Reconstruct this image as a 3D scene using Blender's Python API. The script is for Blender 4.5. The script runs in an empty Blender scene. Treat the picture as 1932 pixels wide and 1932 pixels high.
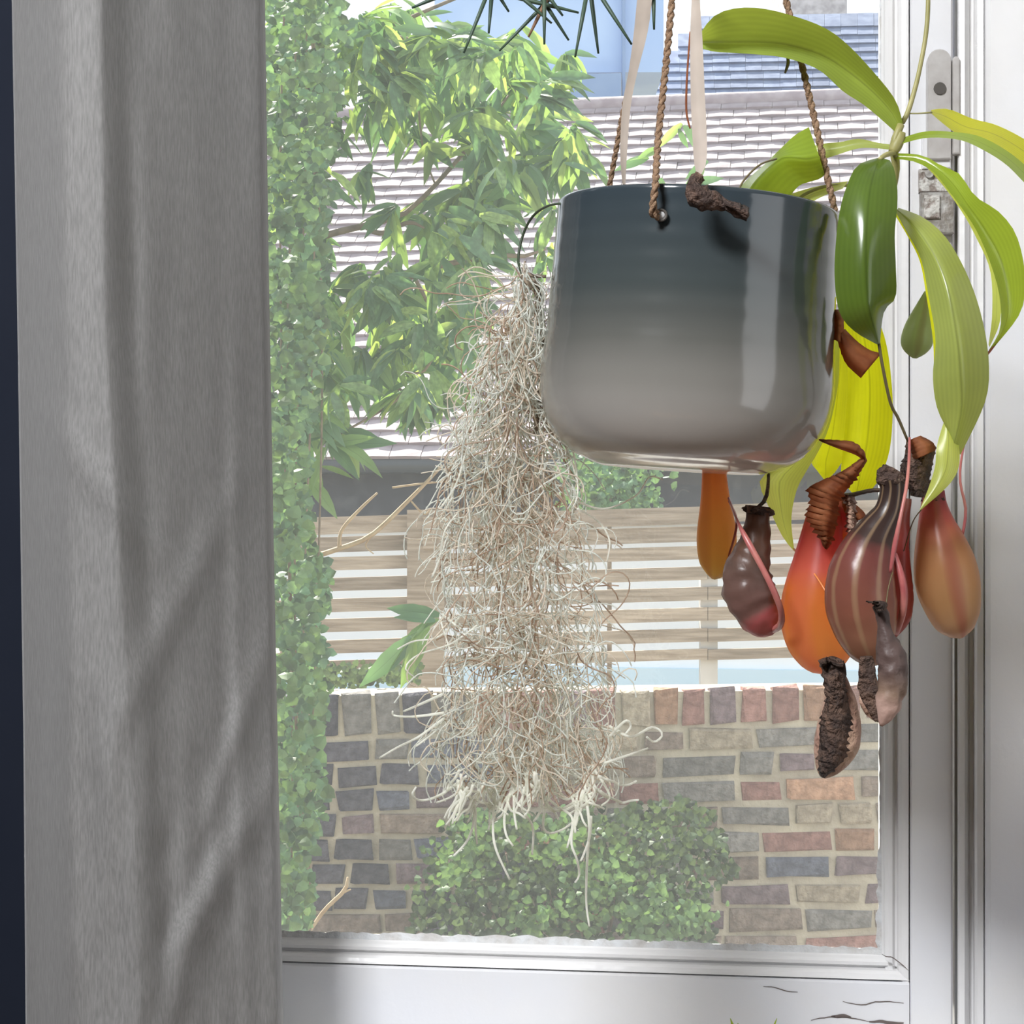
import bpy, math, random
from mathutils import Vector, Matrix, Quaternion
from mathutils import noise as mn

# ------------------------------------------------------------------ camera, world, lights, exposure
H = 1.5                      # camera height above the room floor
F = 3406.0                   # focal length in pixels of the 1932 frame
CX = CY = 966.0
sc = bpy.context.scene
cam_d = bpy.data.cameras.new('camera'); cam = bpy.data.objects.new('camera', cam_d)
sc.collection.objects.link(cam)
cam_d.sensor_width = 36.0; cam_d.lens = F / 1932 * 36.0
cam_d.clip_start = 0.02; cam_d.clip_end = 200
cam.location = (0, 0, H); cam.rotation_euler = (math.pi / 2, 0, 0)
sc.camera = cam

wd = bpy.data.worlds.new('sky'); sc.world = wd; wd.use_nodes = True
bg = wd.node_tree.nodes['Background']
bg.inputs[0].default_value = (0.86, 0.93, 1.0, 1); bg.inputs[1].default_value = 1.15

def lamp(name, kind, loc, aim, energy, color, size=0.5):
    l = bpy.data.lights.new(name, kind); o = bpy.data.objects.new(name, l)
    sc.collection.objects.link(o); o.location = loc
    o.rotation_euler = (Vector(aim) - Vector(loc)).to_track_quat('-Z', 'Y').to_euler()
    l.energy = energy; l.color = color
    if kind == 'SUN': l.angle = size
    if kind == 'AREA': l.size = size
    return o
SUN_DIR = Vector((-0.25, 0.62, 0.74)).normalized()
lamp('sun', 'SUN', SUN_DIR * 30, (0, 0, 0), 12.0, (1.0, 0.95, 0.84), 0.02)
# added area fill overhead, lights the room side of curtain and pot
lamp('room_fill', 'AREA', (-0.62, -0.1, 2.54), (-0.05, 1.1, 1.25), 47, (0.96, 0.975, 1.0), 0.42)
# added soft fill from the right, brightens the frame; no window stands there
lamp('side_fill', 'AREA', (2.22, -0.3, 1.35), (0.3, 0.6, 1.2), 20, (0.95, 0.97, 1.0), 2.0)

sc.view_settings.view_transform = 'Standard'; sc.view_settings.look = 'None'
sc.view_settings.gamma = 1.0; sc.view_settings.use_curve_mapping = False
sc.view_settings.exposure = 0.18

R = random.Random(7)
PI = math.pi

# ------------------------------------------------------------------ helpers
def P(x, y, d):
    return Vector(((x - CX) / F * d, d, H + (CY - y) / F * d))

def tag(o, label=None, cat=None, group=None, kind=None):
    if label: o['label'] = label
    if cat: o['category'] = cat
    if group: o['group'] = group
    if kind: o['kind'] = kind
    return o

def link(name, me, parent=None, label=None, kind=None):
    o = bpy.data.objects.new(name, me); sc.collection.objects.link(o)
    if parent: 
        o.parent = parent
        o.matrix_parent_inverse = parent_inv(parent)
    if label: o['label'] = label
    if kind: o['kind'] = kind
    return o

_inv = {}
def parent_inv(p):
    if p.name not in _inv:
        m = Matrix.Identity(4); q = p
        chain = []
        while q: chain.append(q); q = q.parent
        _inv[p.name] = (Matrix.Translation(p.location).inverted() if p.parent is None else Matrix.Identity(4))
    return _inv[p.name]

def thing(name, loc, label, cat, group=None, kind=None):
    o = bpy.data.objects.new(name, None); sc.collection.objects.link(o)
    o.location = loc; o.empty_display_size = 0.05
    return tag(o, label, cat, group, kind)

def mesh(name, vs, fs, mat, smooth=True, uvs=None):
    me = bpy.data.meshes.new(name)
    me.from_pydata([tuple(v) for v in vs], [], fs)
    if uvs is not None:
        ul = me.uv_layers.new(name='UVMap')
        li = [0] * len(me.loops); me.loops.foreach_get('vertex_index', li)
        flat = []
        for i in li: flat.extend(uvs[i])
        ul.data.foreach_set('uv', flat)
    me.materials.append(mat)
    if smooth: me.polygons.foreach_set('use_smooth', [True] * len(me.polygons))
    me.update()
    return me

class MB:
    def __init__(s): s.v = []; s.f = []; s.uv = []
    def add(s, vs, fs, uvs=None):
        n = len(s.v); s.v += [tuple(v) for v in vs]; s.f += [tuple(i + n for i in f) for f in fs]
        s.uv += (uvs if uvs else [(0.5, 0.5)] * len(vs))
    def box8(s, p):      # eight corners: bottom four (ccw) then top four
        s.add(p, [(0, 3, 2, 1), (4, 5, 6, 7), (0, 1, 5, 4), (1, 2, 6, 5), (2, 3, 7, 6), (3, 0, 4, 7)])
    def box(s, a, b):
        x0, y0, z0 = a; x1, y1, z1 = b
        s.box8([(x0, y0, z0), (x1, y0, z0), (x1, y1, z0), (x0, y1, z0), (x0, y0, z1), (x1, y0, z1), (x1, y1, z1), (x0, y1, z1)])
    def tube(s, pts, rs, n=6, cap=True, v0=0, v1=1, twist=0):
        pts = [Vector(p) for p in pts]; m = len(pts)
        if not isinstance(rs, (list, tuple)): rs = [rs] * m
        t = (pts[1] - pts[0]).normalized()
        nrm = t.orthogonal().normalized()
        vs = []; uv = []
        for i, p in enumerate(pts):
            if i == 0: tt = pts[1] - pts[0]
            elif i == m - 1: tt = pts[-1] - pts[-2]
            else: tt = pts[i + 1] - pts[i - 1]
            tt = tt.normalized() if tt.length > 1e-9 else t
            nrm = (nrm - tt * nrm.dot(tt))
            nrm = nrm.normalized() if nrm.length > 1e-9 else tt.orthogonal().normalized()
            b = tt.cross(nrm)
            for k in range(n):
                a = 2 * PI * k / n + twist * i
                vs.append(p + (nrm * math.cos(a) + b * math.sin(a)) * rs[i])
                uv.append((k / n, v0 + (v1 - v0) * i / (m - 1)))
        fs = []
        for i in range(m - 1):
            for k in range(n):
                a = i * n + k; b_ = i * n + (k + 1) % n
                fs.append((a, b_, b_ + n, a + n))
        if cap:
            fs.append(tuple(range(n - 1, -1, -1))); fs.append(tuple(range((m - 1) * n, m * n)))
        s.add(vs, fs, uv)
    def build(s, name, mat, parent=None, smooth=True, label=None, kind=None):
        return link(name, mesh(name, s.v, s.f, mat, smooth, s.uv), parent, label, kind)

def catmull(pts, n):
    """resample a list of tuples to n points along a Catmull-Rom spline, by chord length"""
    pts = [tuple(map(float, p)) for p in pts]
    if len(pts) == 2:
        return [tuple(a + (b - a) * i / (n - 1) for a, b in zip(*pts)) for i in range(n)]
    dense = []
    k = len(pts)
    for i in range(k - 1):
        p0 = pts[max(i - 1, 0)]; p1 = pts[i]; p2 = pts[i + 1]; p3 = pts[min(i + 2, k - 1)]
        for j in range(12):
            t = j / 12
            dense.append(tuple(0.5 * ((2 * b) + (-a + c) * t + (2 * a - 5 * b + 4 * c - d) * t * t + (-a + 3 * b - 3 * c + d) * t ** 3)
                               for a, b, c, d in zip(p0, p1, p2, p3)))
    dense.append(pts[-1])
    L = [0]
    for a, b in zip(dense, dense[1:]):
        L.append(L[-1] + math.hypot(a[0] - b[0], a[1] - b[1]))
    out = []; j = 0
    for i in range(n):
        s = L[-1] * i / (n - 1)
        while j < len(L) - 2 and L[j + 1] < s: j += 1
        w = (s - L[j]) / max(L[j + 1] - L[j], 1e-9)
        out.append(tuple(a + (b - a) * w for a, b in zip(dense[j], dense[j + 1])))
    return out

def ptube(name, pts, rpx, mat, parent, n=8, res=24, label=None):
    """tube through (px, py, depth[, radius px]) points"""
    q = catmull([p if len(p) == 4 else (*p, rpx) for p in pts], res)
    b = MB(); b.tube([P(*p[:3]) for p in q], [p[3] * p[2] / F for p in q], n)
    return b.build(name, mat, parent, label=label)

# ------------------------------------------------------------------ materials
def nt(name):
    m = bpy.data.materials.new(name); m.use_nodes = True
    t = m.node_tree
    return m, t, t.nodes['Principled BSDF'], t.nodes['Material Output']

def c4(c): return (c[0], c[1], c[2], 1)

def mat(name, col, rough=0.6, col2=None, scale=20, bump=0.0, bscale=None, metal=0, spec=0.5, detail=4, per_object=0.0, stretch=None, contrast=(0.35, 0.65)):
    m, t, p, out = nt(name)
    p.inputs['Roughness'].default_value = rough; p.inputs['Metallic'].default_value = metal
    p.inputs['Specular IOR Level'].default_value = spec
    p.inputs['Base Color'].default_value = c4(col)
    tc = t.nodes.new('ShaderNodeTexCoord'); vec = tc.outputs['Object']
    if stretch:
        mp = t.nodes.new('ShaderNodeMapping'); mp.inputs['Scale'].default_value = stretch
        t.links.new(vec, mp.inputs[0]); vec = mp.outputs[0]
    src = None
    if col2 is not None:
        n = t.nodes.new('ShaderNodeTexNoise'); n.inputs['Scale'].default_value = scale; n.inputs['Detail'].default_value = detail
        t.links.new(vec, n.inputs['Vector'])
        r = t.nodes.new('ShaderNodeMapRange'); r.inputs[1].default_value = contrast[0]; r.inputs[2].default_value = contrast[1]
        t.links.new(n.outputs[0], r.inputs[0])
        mx = t.nodes.new('ShaderNodeMix'); mx.data_type = 'RGBA'
        mx.inputs[6].default_value = c4(col); mx.inputs[7].default_value = c4(col2)
        t.links.new(r.outputs[0], mx.inputs[0]); src = mx.outputs[2]
    if per_object:
        oi = t.nodes.new('ShaderNodeObjectInfo')
        hv = t.nodes.new('ShaderNodeHueSaturation')
        mr = t.nodes.new('ShaderNodeMapRange'); mr.inputs[3].default_value = 1 - per_object; mr.inputs[4].default_value = 1 + per_object
        t.links.new(oi.outputs['Random'], mr.inputs[0]); t.links.new(mr.outputs[0], hv.inputs['Value'])
        if src: t.links.new(src, hv.inputs['Color'])
        else: hv.inputs['Color'].default_value = c4(col)
        src = hv.outputs[0]
    if src: t.links.new(src, p.inputs['Base Color'])
    if bump:
        n2 = t.nodes.new('ShaderNodeTexNoise'); n2.inputs['Scale'].default_value = bscale or scale; n2.inputs['Detail'].default_value = 6
        t.links.new(vec, n2.inputs['Vector'])
        b = t.nodes.new('ShaderNodeBump'); b.inputs['Strength'].default_value = bump; b.inputs['Distance'].default_value = 0.01
        t.links.new(n2.outputs[0], b.inputs['Height']); t.links.new(b.outputs[0], p.inputs['Normal'])
    return m

def leaf_mat(name, top, trans, gloss=0.35, tmix=0.5, vein=True, noise_amt=0.15, nscale=60, coat=0.0):
    """thin leaf: principled face + translucent body, midrib along u = 0.5"""
    m, t, p, out = nt(name)
    tc = t.nodes.new('ShaderNodeTexCoord')
    n = t.nodes.new('ShaderNodeTexNoise'); n.inputs['Scale'].default_value = nscale
    t.links.new(tc.outputs['Object'], n.inputs['Vector'])
    oi = t.nodes.new('ShaderNodeObjectInfo')
    val = t.nodes.new('ShaderNodeMapRange'); val.inputs[1].default_value = 0.3; val.inputs[2].default_value = 0.7
    val.inputs[3].default_value = 1 - noise_amt; val.inputs[4].default_value = 1 + noise_amt
    t.links.new(n.outputs[0], val.inputs[0])
    fac = val.outputs[0]
    if vein:
        sp = t.nodes.new('ShaderNodeSeparateXYZ'); t.links.new(tc.outputs['UV'], sp.inputs[0])
        s1 = t.nodes.new('ShaderNodeMath'); s1.operation = 'SUBTRACT'; s1.inputs[1].default_value = 0.5; t.links.new(sp.outputs[0], s1.inputs[0])
        ab = t.nodes.new('ShaderNodeMath'); ab.operation = 'ABSOLUTE'; t.links.new(s1.outputs[0], ab.inputs[0])
        mr = t.nodes.new('ShaderNodeMapRange'); mr.inputs[1].default_value = 0.0; mr.inputs[2].default_value = 0.035
        mr.inputs[3].default_value = 0.72; mr.inputs[4].default_value = 1.0; t.links.new(ab.outputs[0], mr.inputs[0])
        # fine parallel veins
        wv = t.nodes.new('ShaderNodeMath'); wv.operation = 'SINE'
        ml = t.nodes.new('ShaderNodeMath'); ml.operation = 'MULTIPLY'; ml.inputs[1].default_value = 75; t.links.new(sp.outputs[0], ml.inputs[0]); t.links.new(ml.outputs[0], wv.inputs[0])
        m2 = t.nodes.new('ShaderNodeMath'); m2.operation = 'MULTIPLY_ADD'; m2.inputs[1].default_value = 0.04; m2.inputs[2].default_value = 1.0; t.links.new(wv.outputs[0], m2.inputs[0])
        m3 = t.nodes.new('ShaderNodeMath'); m3.operation = 'MULTIPLY'; t.links.new(mr.outputs[0], m3.inputs[0]); t.links.new(m2.outputs[0], m3.inputs[1])
        m4 = t.nodes.new('ShaderNodeMath'); m4.operation = 'MULTIPLY'; t.links.new(m3.outputs[0], m4.inputs[0]); t.links.new(fac, m4.inputs[1]); fac = m4.outputs[0]
    def tint(c):
        v = t.nodes.new('ShaderNodeHueSaturation'); v.inputs['Color'].default_value = c4(c); t.links.new(fac, v.inputs['Value']); return v.outputs[0]
    t.links.new(tint(top), p.inputs['Base Color'])
    p.inputs['Roughness'].default_value = gloss; p.inputs['Specular IOR Level'].default_value = 0.5
    p.inputs['Coat Weight'].default_value = coat; p.inputs['Coat Roughness'].default_value = 0.25
    tr = t.nodes.new('ShaderNodeBsdfTranslucent'); t.links.new(tint(trans), tr.inputs[0])
    mx = t.nodes.new('ShaderNodeMixShader'); mx.inputs[0].default_value = tmix
    t.links.new(p.outputs[0], mx.inputs[1]); t.links.new(tr.outputs[0], mx.inputs[2]); t.links.new(mx.outputs[0], out.inputs[0])
    return m

def ramp_mat(name, stops, rough=0.35, tmix=0.35, stripes=None, nz=0.2, nscale=80, bump=0.1, spec=0.5, coat=0.0):
    """colour runs along v (the length of a pitcher or the height of a pot); optional ribs around u"""
    m, t, p, out = nt(name)
    tc = t.nodes.new('ShaderNodeTexCoord'); sp = t.nodes.new('ShaderNodeSeparateXYZ'); t.links.new(tc.outputs['UV'], sp.inputs[0])
    n = t.nodes.new('ShaderNodeTexNoise'); n.inputs['Scale'].default_value = nscale; n.inputs['Detail'].default_value = 5
    t.links.new(tc.outputs['Object'], n.inputs['Vector'])
    a = t.nodes.new('ShaderNodeMath'); a.operation = 'MULTIPLY_ADD'; a.inputs[1].default_value = nz; t.links.new(n.outputs[0], a.inputs[0])
    b = t.nodes.new('ShaderNodeMath'); b.operation = 'SUBTRACT'; b.inputs[1].default_value = nz * 0.5; t.links.new(sp.outputs[1], b.inputs[0])
    t.links.new(b.outputs[0], a.inputs[2])
    r = t.nodes.new('ShaderNodeValToRGB'); t.links.new(a.outputs[0], r.inputs[0])
    e = r.color_ramp.elements
    while len(e) > 1: e.remove(e[-1])
    e[0].position = stops[0][0]; e[0].color = c4(stops[0][1])
    for ps, c in stops[1:]:
        k = e.new(ps); k.color = c4(c)
    col = r.outputs[0]
    if stripes:
        ml = t.nodes.new('ShaderNodeMath'); ml.operation = 'MULTIPLY'; ml.inputs[1].default_value = stripes[0] * 2 * PI; t.links.new(sp.outputs[0], ml.inputs[0])
        sn = t.nodes.new('ShaderNodeMath'); sn.operation = 'SINE'; t.links.new(ml.outputs[0], sn.inputs[0])
        mr = t.nodes.new('ShaderNodeMapRange'); mr.inputs[1].default_value = 0.55; mr.inputs[2].default_value = 1.0; mr.inputs[4].default_value = stripes[2]
        t.links.new(sn.outputs[0], mr.inputs[0])
        mx = t.nodes.new('ShaderNodeMix'); mx.data_type = 'RGBA'; mx.inputs[7].default_value = c4(stripes[1])
        t.links.new(mr.outputs[0], mx.inputs[0]); t.links.new(col, mx.inputs[6]); col = mx.outputs[2]
    t.links.new(col, p.inputs['Base Color']); p.inputs['Roughness'].default_value = rough; p.inputs['Specular IOR Level'].default_value = spec
    p.inputs['Coat Weight'].default_value = coat; p.inputs['Coat Roughness'].default_value = 0.06
    if bump:
        bp = t.nodes.new('ShaderNodeBump'); bp.inputs['Strength'].default_value = bump; bp.inputs['Distance'].default_value = 0.002
        t.links.new(n.outputs[0], bp.inputs['Height']); t.links.new(bp.outputs[0], p.inputs['Normal'])
    if tmix > 0:
        tr = t.nodes.new('ShaderNodeBsdfTranslucent'); gm = t.nodes.new('ShaderNodeGamma'); gm.inputs[1].default_value = .6; t.links.new(col, gm.inputs[0]); t.links.new(gm.outputs[0], tr.inputs[0])
        mx = t.nodes.new('ShaderNodeMixShader'); mx.inputs[0].default_value = tmix
        t.links.new(p.outputs[0], mx.inputs[1]); t.links.new(tr.outputs[0], mx.inputs[2]); t.links.new(mx.outputs[0], out.inputs[0])
    return m

def strand_mat(name, c, c2):
    m = mat(name, c, .7, c2, 120); t = m.node_tree; p = t.nodes['Principled BSDF']; out = t.nodes['Material Output']
    tr = t.nodes.new('ShaderNodeBsdfTranslucent'); tr.inputs[0].default_value = c4(c2)
    mx = t.nodes.new('ShaderNodeMixShader'); mx.inputs[0].default_value = .6
    t.links.new(p.outputs[0], mx.inputs[1]); t.links.new(tr.outputs[0], mx.inputs[2]); t.links.new(mx.outputs[0], out.inputs[0]); return m

M = {}
M['navy'] = mat('navy_paint', (0.010, 0.014, 0.026), 0.8, (0.012, 0.016, 0.028), 8, spec=.2)
M['paint'] = mat('white_gloss_paint', (0.86, 0.855, 0.86), 0.28, (0.90, 0.89, 0.88), 6, 0.12, 40, contrast=(0.3, 0.7))
M['paint2'] = mat('old_white_paint', (0.82, 0.83, 0.87), 0.4, (0.86, 0.85, 0.84), 10, 0.07, 60, contrast=(0.3, 0.7))
M['putty'] = mat('weathered_putty', (0.62, 0.6, 0.58), 0.8, (0.8, 0.82, 0.84), 60, 0.5, 120)
M['crack'] = mat('dark_crack', (0.16, 0.13, 0.12), 0.9)
M['plaster'] = mat('room_plaster', (0.66, 0.66, 0.64), 0.9, (0.7, 0.7, 0.68), 5)
M['rear'] = mat('grey_wall_paint', (0.16, 0.17, 0.18), 0.9, (0.18, 0.19, 0.2), 4)
M['floor'] = mat('floorboards', (0.30, 0.19, 0.11), 0.5, (0.22, 0.13, 0.07), 6, stretch=(1, 12, 1))
M['metal'] = mat('worn_painted_metal', (0.50, 0.47, 0.45), 0.35, (0.60, 0.58, 0.56), 80, 0.1, metal=0.1)
M['rust'] = mat('flaked_metal', (0.30, 0.25, 0.22), 0.5, (0.66, 0.64, 0.60), 150, 0.6, metal=0.1, contrast=(0.45, 0.55))
M['steel'] = mat('bare_steel', (0.50, 0.49, 0.47), 0.45, (0.26, 0.23, 0.2), 160, 0.15, metal=0.4)
M['dark_screw'] = mat('dark_screw', (0.09, 0.08, 0.07), 0.5)
M['cord'] = mat('brown_cord', (0.22, 0.13, 0.075), 0.85, (0.36, 0.23, 0.14), 400, 0.5, 700)
M['soil'] = mat('potting_soil', (0.06, 0.04, 0.03), 1.0, (0.14, 0.1, 0.07), 200, 1.0, 200)
M['bark'] = mat('bark', (0.16, 0.12, 0.09), 0.9, (0.3, 0.24, 0.17), 30, 0.6)
M['twig'] = mat('bare_twig', (0.42, 0.30, 0.19), 0.8, (0.55, 0.42, 0.28), 30)
M['wire'] = mat('dark_wire', (0.05, 0.07, 0.04), 0.5)
M['wood'] = mat('weathered_fence_wood', (0.26, 0.205, 0.15), 0.85, (0.40, 0.33, 0.26), 6, 0.4, 30, stretch=(1, 1, 14), per_object=0.15)
M['wood_h'] = mat('weathered_slat_wood', (0.25, 0.20, 0.15), 0.85, (0.42, 0.35, 0.28), 14, 0.4, 30, stretch=(0.4, 1, 6), per_object=0.18)
M['wood_grey'] = mat('grey_post_wood', (0.50, 0.49, 0.47), 0.85, (0.62, 0.61, 0.6), 8)
M['mortar'] = mat('mortar', (0.58, 0.52, 0.41), 0.95, (0.40, 0.35, 0.28), 9, 0.8, 60)
M['tile'] = mat('clay_roof_tile', (0.30, 0.25, 0.27), 0.8, (0.40, 0.35, 0.37), 12, 0.2, 60, per_object=0.12)
M['slate'] = mat('blue_slate', (0.12, 0.16, 0.27), 0.9, (0.20, 0.25, 0.37), 9, 0.3, 30, per_object=0.12)
M['lead'] = mat('roof_board', (0.20, 0.18, 0.18), 0.8)
M['fascia'] = mat('dark_fascia', (0.045, 0.05, 0.065), 0.8, (0.085, 0.095, 0.11), 12, 0.3, 14, contrast=(0.5, 0.75))
M['gutter'] = mat('black_gutter', (0.05, 0.06, 0.07), 0.4)
M['render_wall'] = mat('pale_painted_render', (0.86, 0.91, 0.96), 0.8, (0.90, 0.94, 0.97), 2)
M['base_blue'] = mat('pale_blue_paint', (0.60, 0.82, 1.0), 0.8, (0.66, 0.86, 1.0), 2)
M['blue_clad'] = mat('pale_blue_cladding', (0.36, 0.52, 0.80), 0.5, (0.46, 0.62, 0.86), 1.5)
M['blue_dark'] = mat('blue_panel', (0.20, 0.31, 0.52), 0.5, (0.26, 0.38, 0.58), 3)
M['render_grey'] = mat('rough_grey_render', (0.34, 0.32, 0.33), 0.95, (0.52, 0.50, 0.51), 14, 1.0, 20)
M['ground'] = mat('garden_ground', (0.20, 0.17, 0.12), 0.95, (0.30, 0.26, 0.2), 4, 0.5)
M['petal'] = mat('white_cloth', (0.85, 0.87, 0.88), 0.8)
M['clay'] = mat('terracotta', (0.45, 0.22, 0.13), 0.8)
M['white_glint'] = mat('white_glint', (0.85, 0.85, 0.85), 0.08)

# ------------------------------------------------------------------ the room shell and the window
YAW = math.radians(7.0)
W0 = Vector((0, 1.33, 0)); U = Vector((math.cos(YAW), -math.sin(YAW), 0)); N = Vector((-math.sin(YAW), -math.cos(YAW), 0))
def Wp(u, off, z): return W0 + U * u + N * off + Vector((0, 0, z))
def px2u(px, off):
    k = (px - CX) / F
    return (k * (1.33 - off * math.cos(YAW)) + off * math.sin(YAW)) / (math.cos(YAW) + k * math.sin(YAW))
def py2z(py, u, off):
    return H + (CY - py) / F * (1.33 - u * math.sin(YAW) - off * math.cos(YAW))

ZB = H - 0.3166; ZT = H + 0.76           # glass bottom and top
UR = px2u(1662, 0.0); UL = -0.20         # glass right and left
def prism_z(name, poly, z0, z1, m, parent, smooth=False, label=None):
    b = MB(); n = len(poly)
    vs = [Wp(u, o, z0) for u, o in poly] + [Wp(u, o, z1) for u, o in poly]
    fs = [tuple(range(n - 1, -1, -1)), tuple(range(n, 2 * n))] + [(i, (i + 1) % n, (i + 1) % n + n, i + n) for i in range(n)]
    b.add(vs, fs); return b.build(name, m, parent, smooth, label)
def prism_u(name, poly, u0, u1, m, parent, label=None, mitre=0.0):
    b = MB(); n = len(poly); z0 = poly[0][0]
    vs = [Wp(u0, o, z) for z, o in poly] + [Wp(u1 + mitre * abs(z - z0), o, z) for z, o in poly]
    fs = [tuple(range(n - 1, -1, -1)), tuple(range(n, 2 * n))] + [(i, (i + 1) % n, (i + 1) % n + n, i + n) for i in range(n)]
    b.add(vs, fs); return b.build(name, m, parent, False, label)

win = thing('window_1', Wp(0, 0, ZB), 'old white painted casement window behind the hanging pot', 'window', kind='structure')
def pu(l): return [(px2u(p, o), o) for p, o in l]
bead_prof = [(1660, 0.0), (1667, 0.004), (1670, 0.010), (1676, 0.0125), (1684, 0.0125), (1688, 0.009), (1692, 0.009), (1695, 0.016), (1701, 0.019), (1709, 0.020), (1714, 0.021), (1715.5, 0.016)]
bp_u = pu(bead_prof)
ztop = ZT + 0.10; zbot = ZB - 0.075
prism_z('bead', bp_u + [(bp_u[-1][0], -0.012), (bp_u[0][0], -0.012)], ZB - 0.018, ZT + 0.02, M['paint'], win)
pz = lambda u, s: u
prof = [(ZB - (u - bp_u[0][0]) * 0.78, o) for u, o in bp_u]
prism_u('bead', prof + [(prof[-1][0], -0.012), (prof[0][0], -0.012)], UL - 0.02, UR + 0.001, M['paint'], win, mitre=1.2)
proft = [(ZT + (u - bp_u[0][0]) * 0.78, o) for u, o in bp_u]
prism_u('bead', proft + [(proft[-1][0], -0.012), (proft[0][0], -0.012)], UL - 0.02, UR + 0.02, M['paint'], win)
bl = [(UL - (u - bp_u[0][0]), o) for u, o in bp_u]
prism_z('bead', bl + [(bl[-1][0], -0.012), (bl[0][0], -0.012)], ZB - 0.018, ZT + 0.02, M['paint'], win)
# ragged putty line along the glass
b = MB(); rr = random.Random(3)
u = UL; seg = 0.004; vs = []; k = 0
while u < UR + 0.002:
    h = 0.0025 + 0.003 * abs(mn.noise(Vector((u * 40, 0, 0)))) + 0.0015 * rr.random()
    vs += [Wp(u, 0.0005, ZB - 0.001), Wp(u, 0.0022, ZB - 0.001), Wp(u, 0.0006, ZB + h)]; k += 1; u += seg
b.add(vs, [f for i in range(k - 1) for f in ((i * 3 + 1, i * 3 + 4, i * 3 + 5, i * 3 + 2), (i * 3, i * 3 + 1, i * 3 + 4, i * 3 + 3))])
vs = []; k = 0; z = ZB
while z < ZT:
    f = 1.0 if z < ZB + 0.075 else 0.35
    h = (0.0015 + 0.004 * abs(mn.noise(Vector((z * 60, 3, 0)))) + 0.002 * rr.random()) * f
    vs += [Wp(UR + 0.001, 0.0005, z), Wp(UR + 0.001, 0.0022, z), Wp(UR - h, 0.0006, z)]; k += 1; z += seg
b.add(vs, [f for i in range(k - 1) for f in ((i * 3 + 1, i * 3 + 4, i * 3 + 5, i * 3 + 2),)])
# rounded putty fillet in the corner
vs = [Wp(UR + 0.001, 0.0028, ZB - 0.001)]
for i in range(9):
    a = PI / 2 * i / 8
    vs.append(Wp(UR + 0.001 - 0.012 * (1 - math.sin(a)), 0.0016, ZB - 0.001 + 0.012 * (1 - math.cos(a))))
b.add(vs, [(0, i, i + 1) for i in range(1, 9)])
b.build('putty', M['putty'], win, False)
# sash frame members
us = px2u(1717.5, 0.022); ue = px2u(1798, 0.022)
stile = [(us, -0.018), (us, 0.0205), (us + 0.0012, 0.022), (ue - 0.0015, 0.022), (ue, 0.020), (ue, -0.018)]
prism_z('stile', stile, zbot, ztop, M['paint2'], win)
ub = px2u(1715.6, 0.022)
rail = [(prof[-1][0] - 0.0006, -0.018), (prof[-1][0] - 0.0006, 0.0205), (prof[-1][0] - 0.002, 0.022), (zbot + 0.002, 0.022), (zbot, 0.020), (zbot, -0.018)]
prism_u('rail', rail, UL - 0.10, ub, M['paint2'], win)
railt = [(proft[-1][0] + 0.0006, -0.018), (proft[-1][0] + 0.0006, 0.022), (ztop, 0.022), (ztop, -0.018)]
prism_u('rail', railt, UL - 0.10, ub, M['paint2'], win)
prism_z('stile', [(UL - 0.10, -0.018), (UL - 0.10, 0.022), (bl[-1][0] - 0.0006, 0.022), (bl[-1][0] - 0.0006, -0.018)], zbot, ztop, M['paint2'], win)
# outer frame mouldings right of the sash
fm = pu([(1801, 0.008), (1806, 0.008), (1807, 0.026), (1810, 0.029), (1820, 0.030), (1826, 0.026), (1829, 0.020), (1836, 0.020), (1839, 0.033), (1844, 0.037), (1855, 0.038), (1858, 0.034), (1860, 0.034)])
prism_z('frame_moulding', fm + [(fm[-1][0], -0.02), (fm[0][0], -0.02)], zbot - 0.02, ztop + 0.02, M['paint'], win)
cs = px2u(1861, 0.045)
prism_z('casing', [(cs, -0.03), (cs, 0.043), (cs + 0.0025, 0.047), (cs + 0.19, 0.047), (cs + 0.195, 0.042), (cs + 0.195, -0.03)], zbot - 0.02, ztop + 0.02, M['paint2'], win)
prism_u('casing', [(ztop + 0.002, -0.02), (ztop + 0.002, 0.04), (ztop + 0.12, 0.04), (ztop + 0.12, -0.02)], UL - 0.14, cs + 0.19, M['paint2'], win)
prism_z('casing', [(UL - 0.14, -0.02), (UL - 0.14, 0.03), (UL - 0.102, 0.03), (UL - 0.102, -0.02)], zbot - 0.02, ztop + 0.002, M['paint2'], win)
# fine cracks and flaked paint in the bottom rail
def crack(pts, w, off=0.0224):
    b = MB(); q = catmull(pts, 14); vs = []
    for i, (x, y) in enumerate(q):
        ww = w * (0.35 + 0.65 * math.sin(PI * (i + .5) / 14)) * 1.3 / F
        u = px2u(x, off); z = py2z(y + 3 * mn.noise(Vector((x * .05, y * .05, 0))), u, off)
        vs += [Wp(u, off, z - ww), Wp(u, off, z + ww)]
    b.add(vs, [(2 * i, 2 * i + 2, 2 * i + 3, 2 * i + 1) for i in range(13)]); return b
for pts, w in (([(1440, 1861), (1465, 1864), (1490, 1870), (1505, 1872)], 1.0), ([(1590, 1890), (1620, 1896), (1660, 1890), (1705, 1893)], 1.1),
               ([(1568, 1919), (1590, 1916), (1606, 1919)], 3.5), ([(1530, 1924), (1570, 1919), (1610, 1921), (1640, 1928)], 1.2),
               ([(1640, 1928), (1680, 1929), (1705, 1931)], 3.0)):
    crack(pts, w).build('paint_crack', M['crack'], win, False)
b = MB(); q = [(1664, 1800), (1672, 1806), (1684, 1806), (1700, 1818), (1714, 1832)]
b2 = crack(q, 1.2, 0.0215); b2.build('mitre_crack', M['crack'], win, False)
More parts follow.
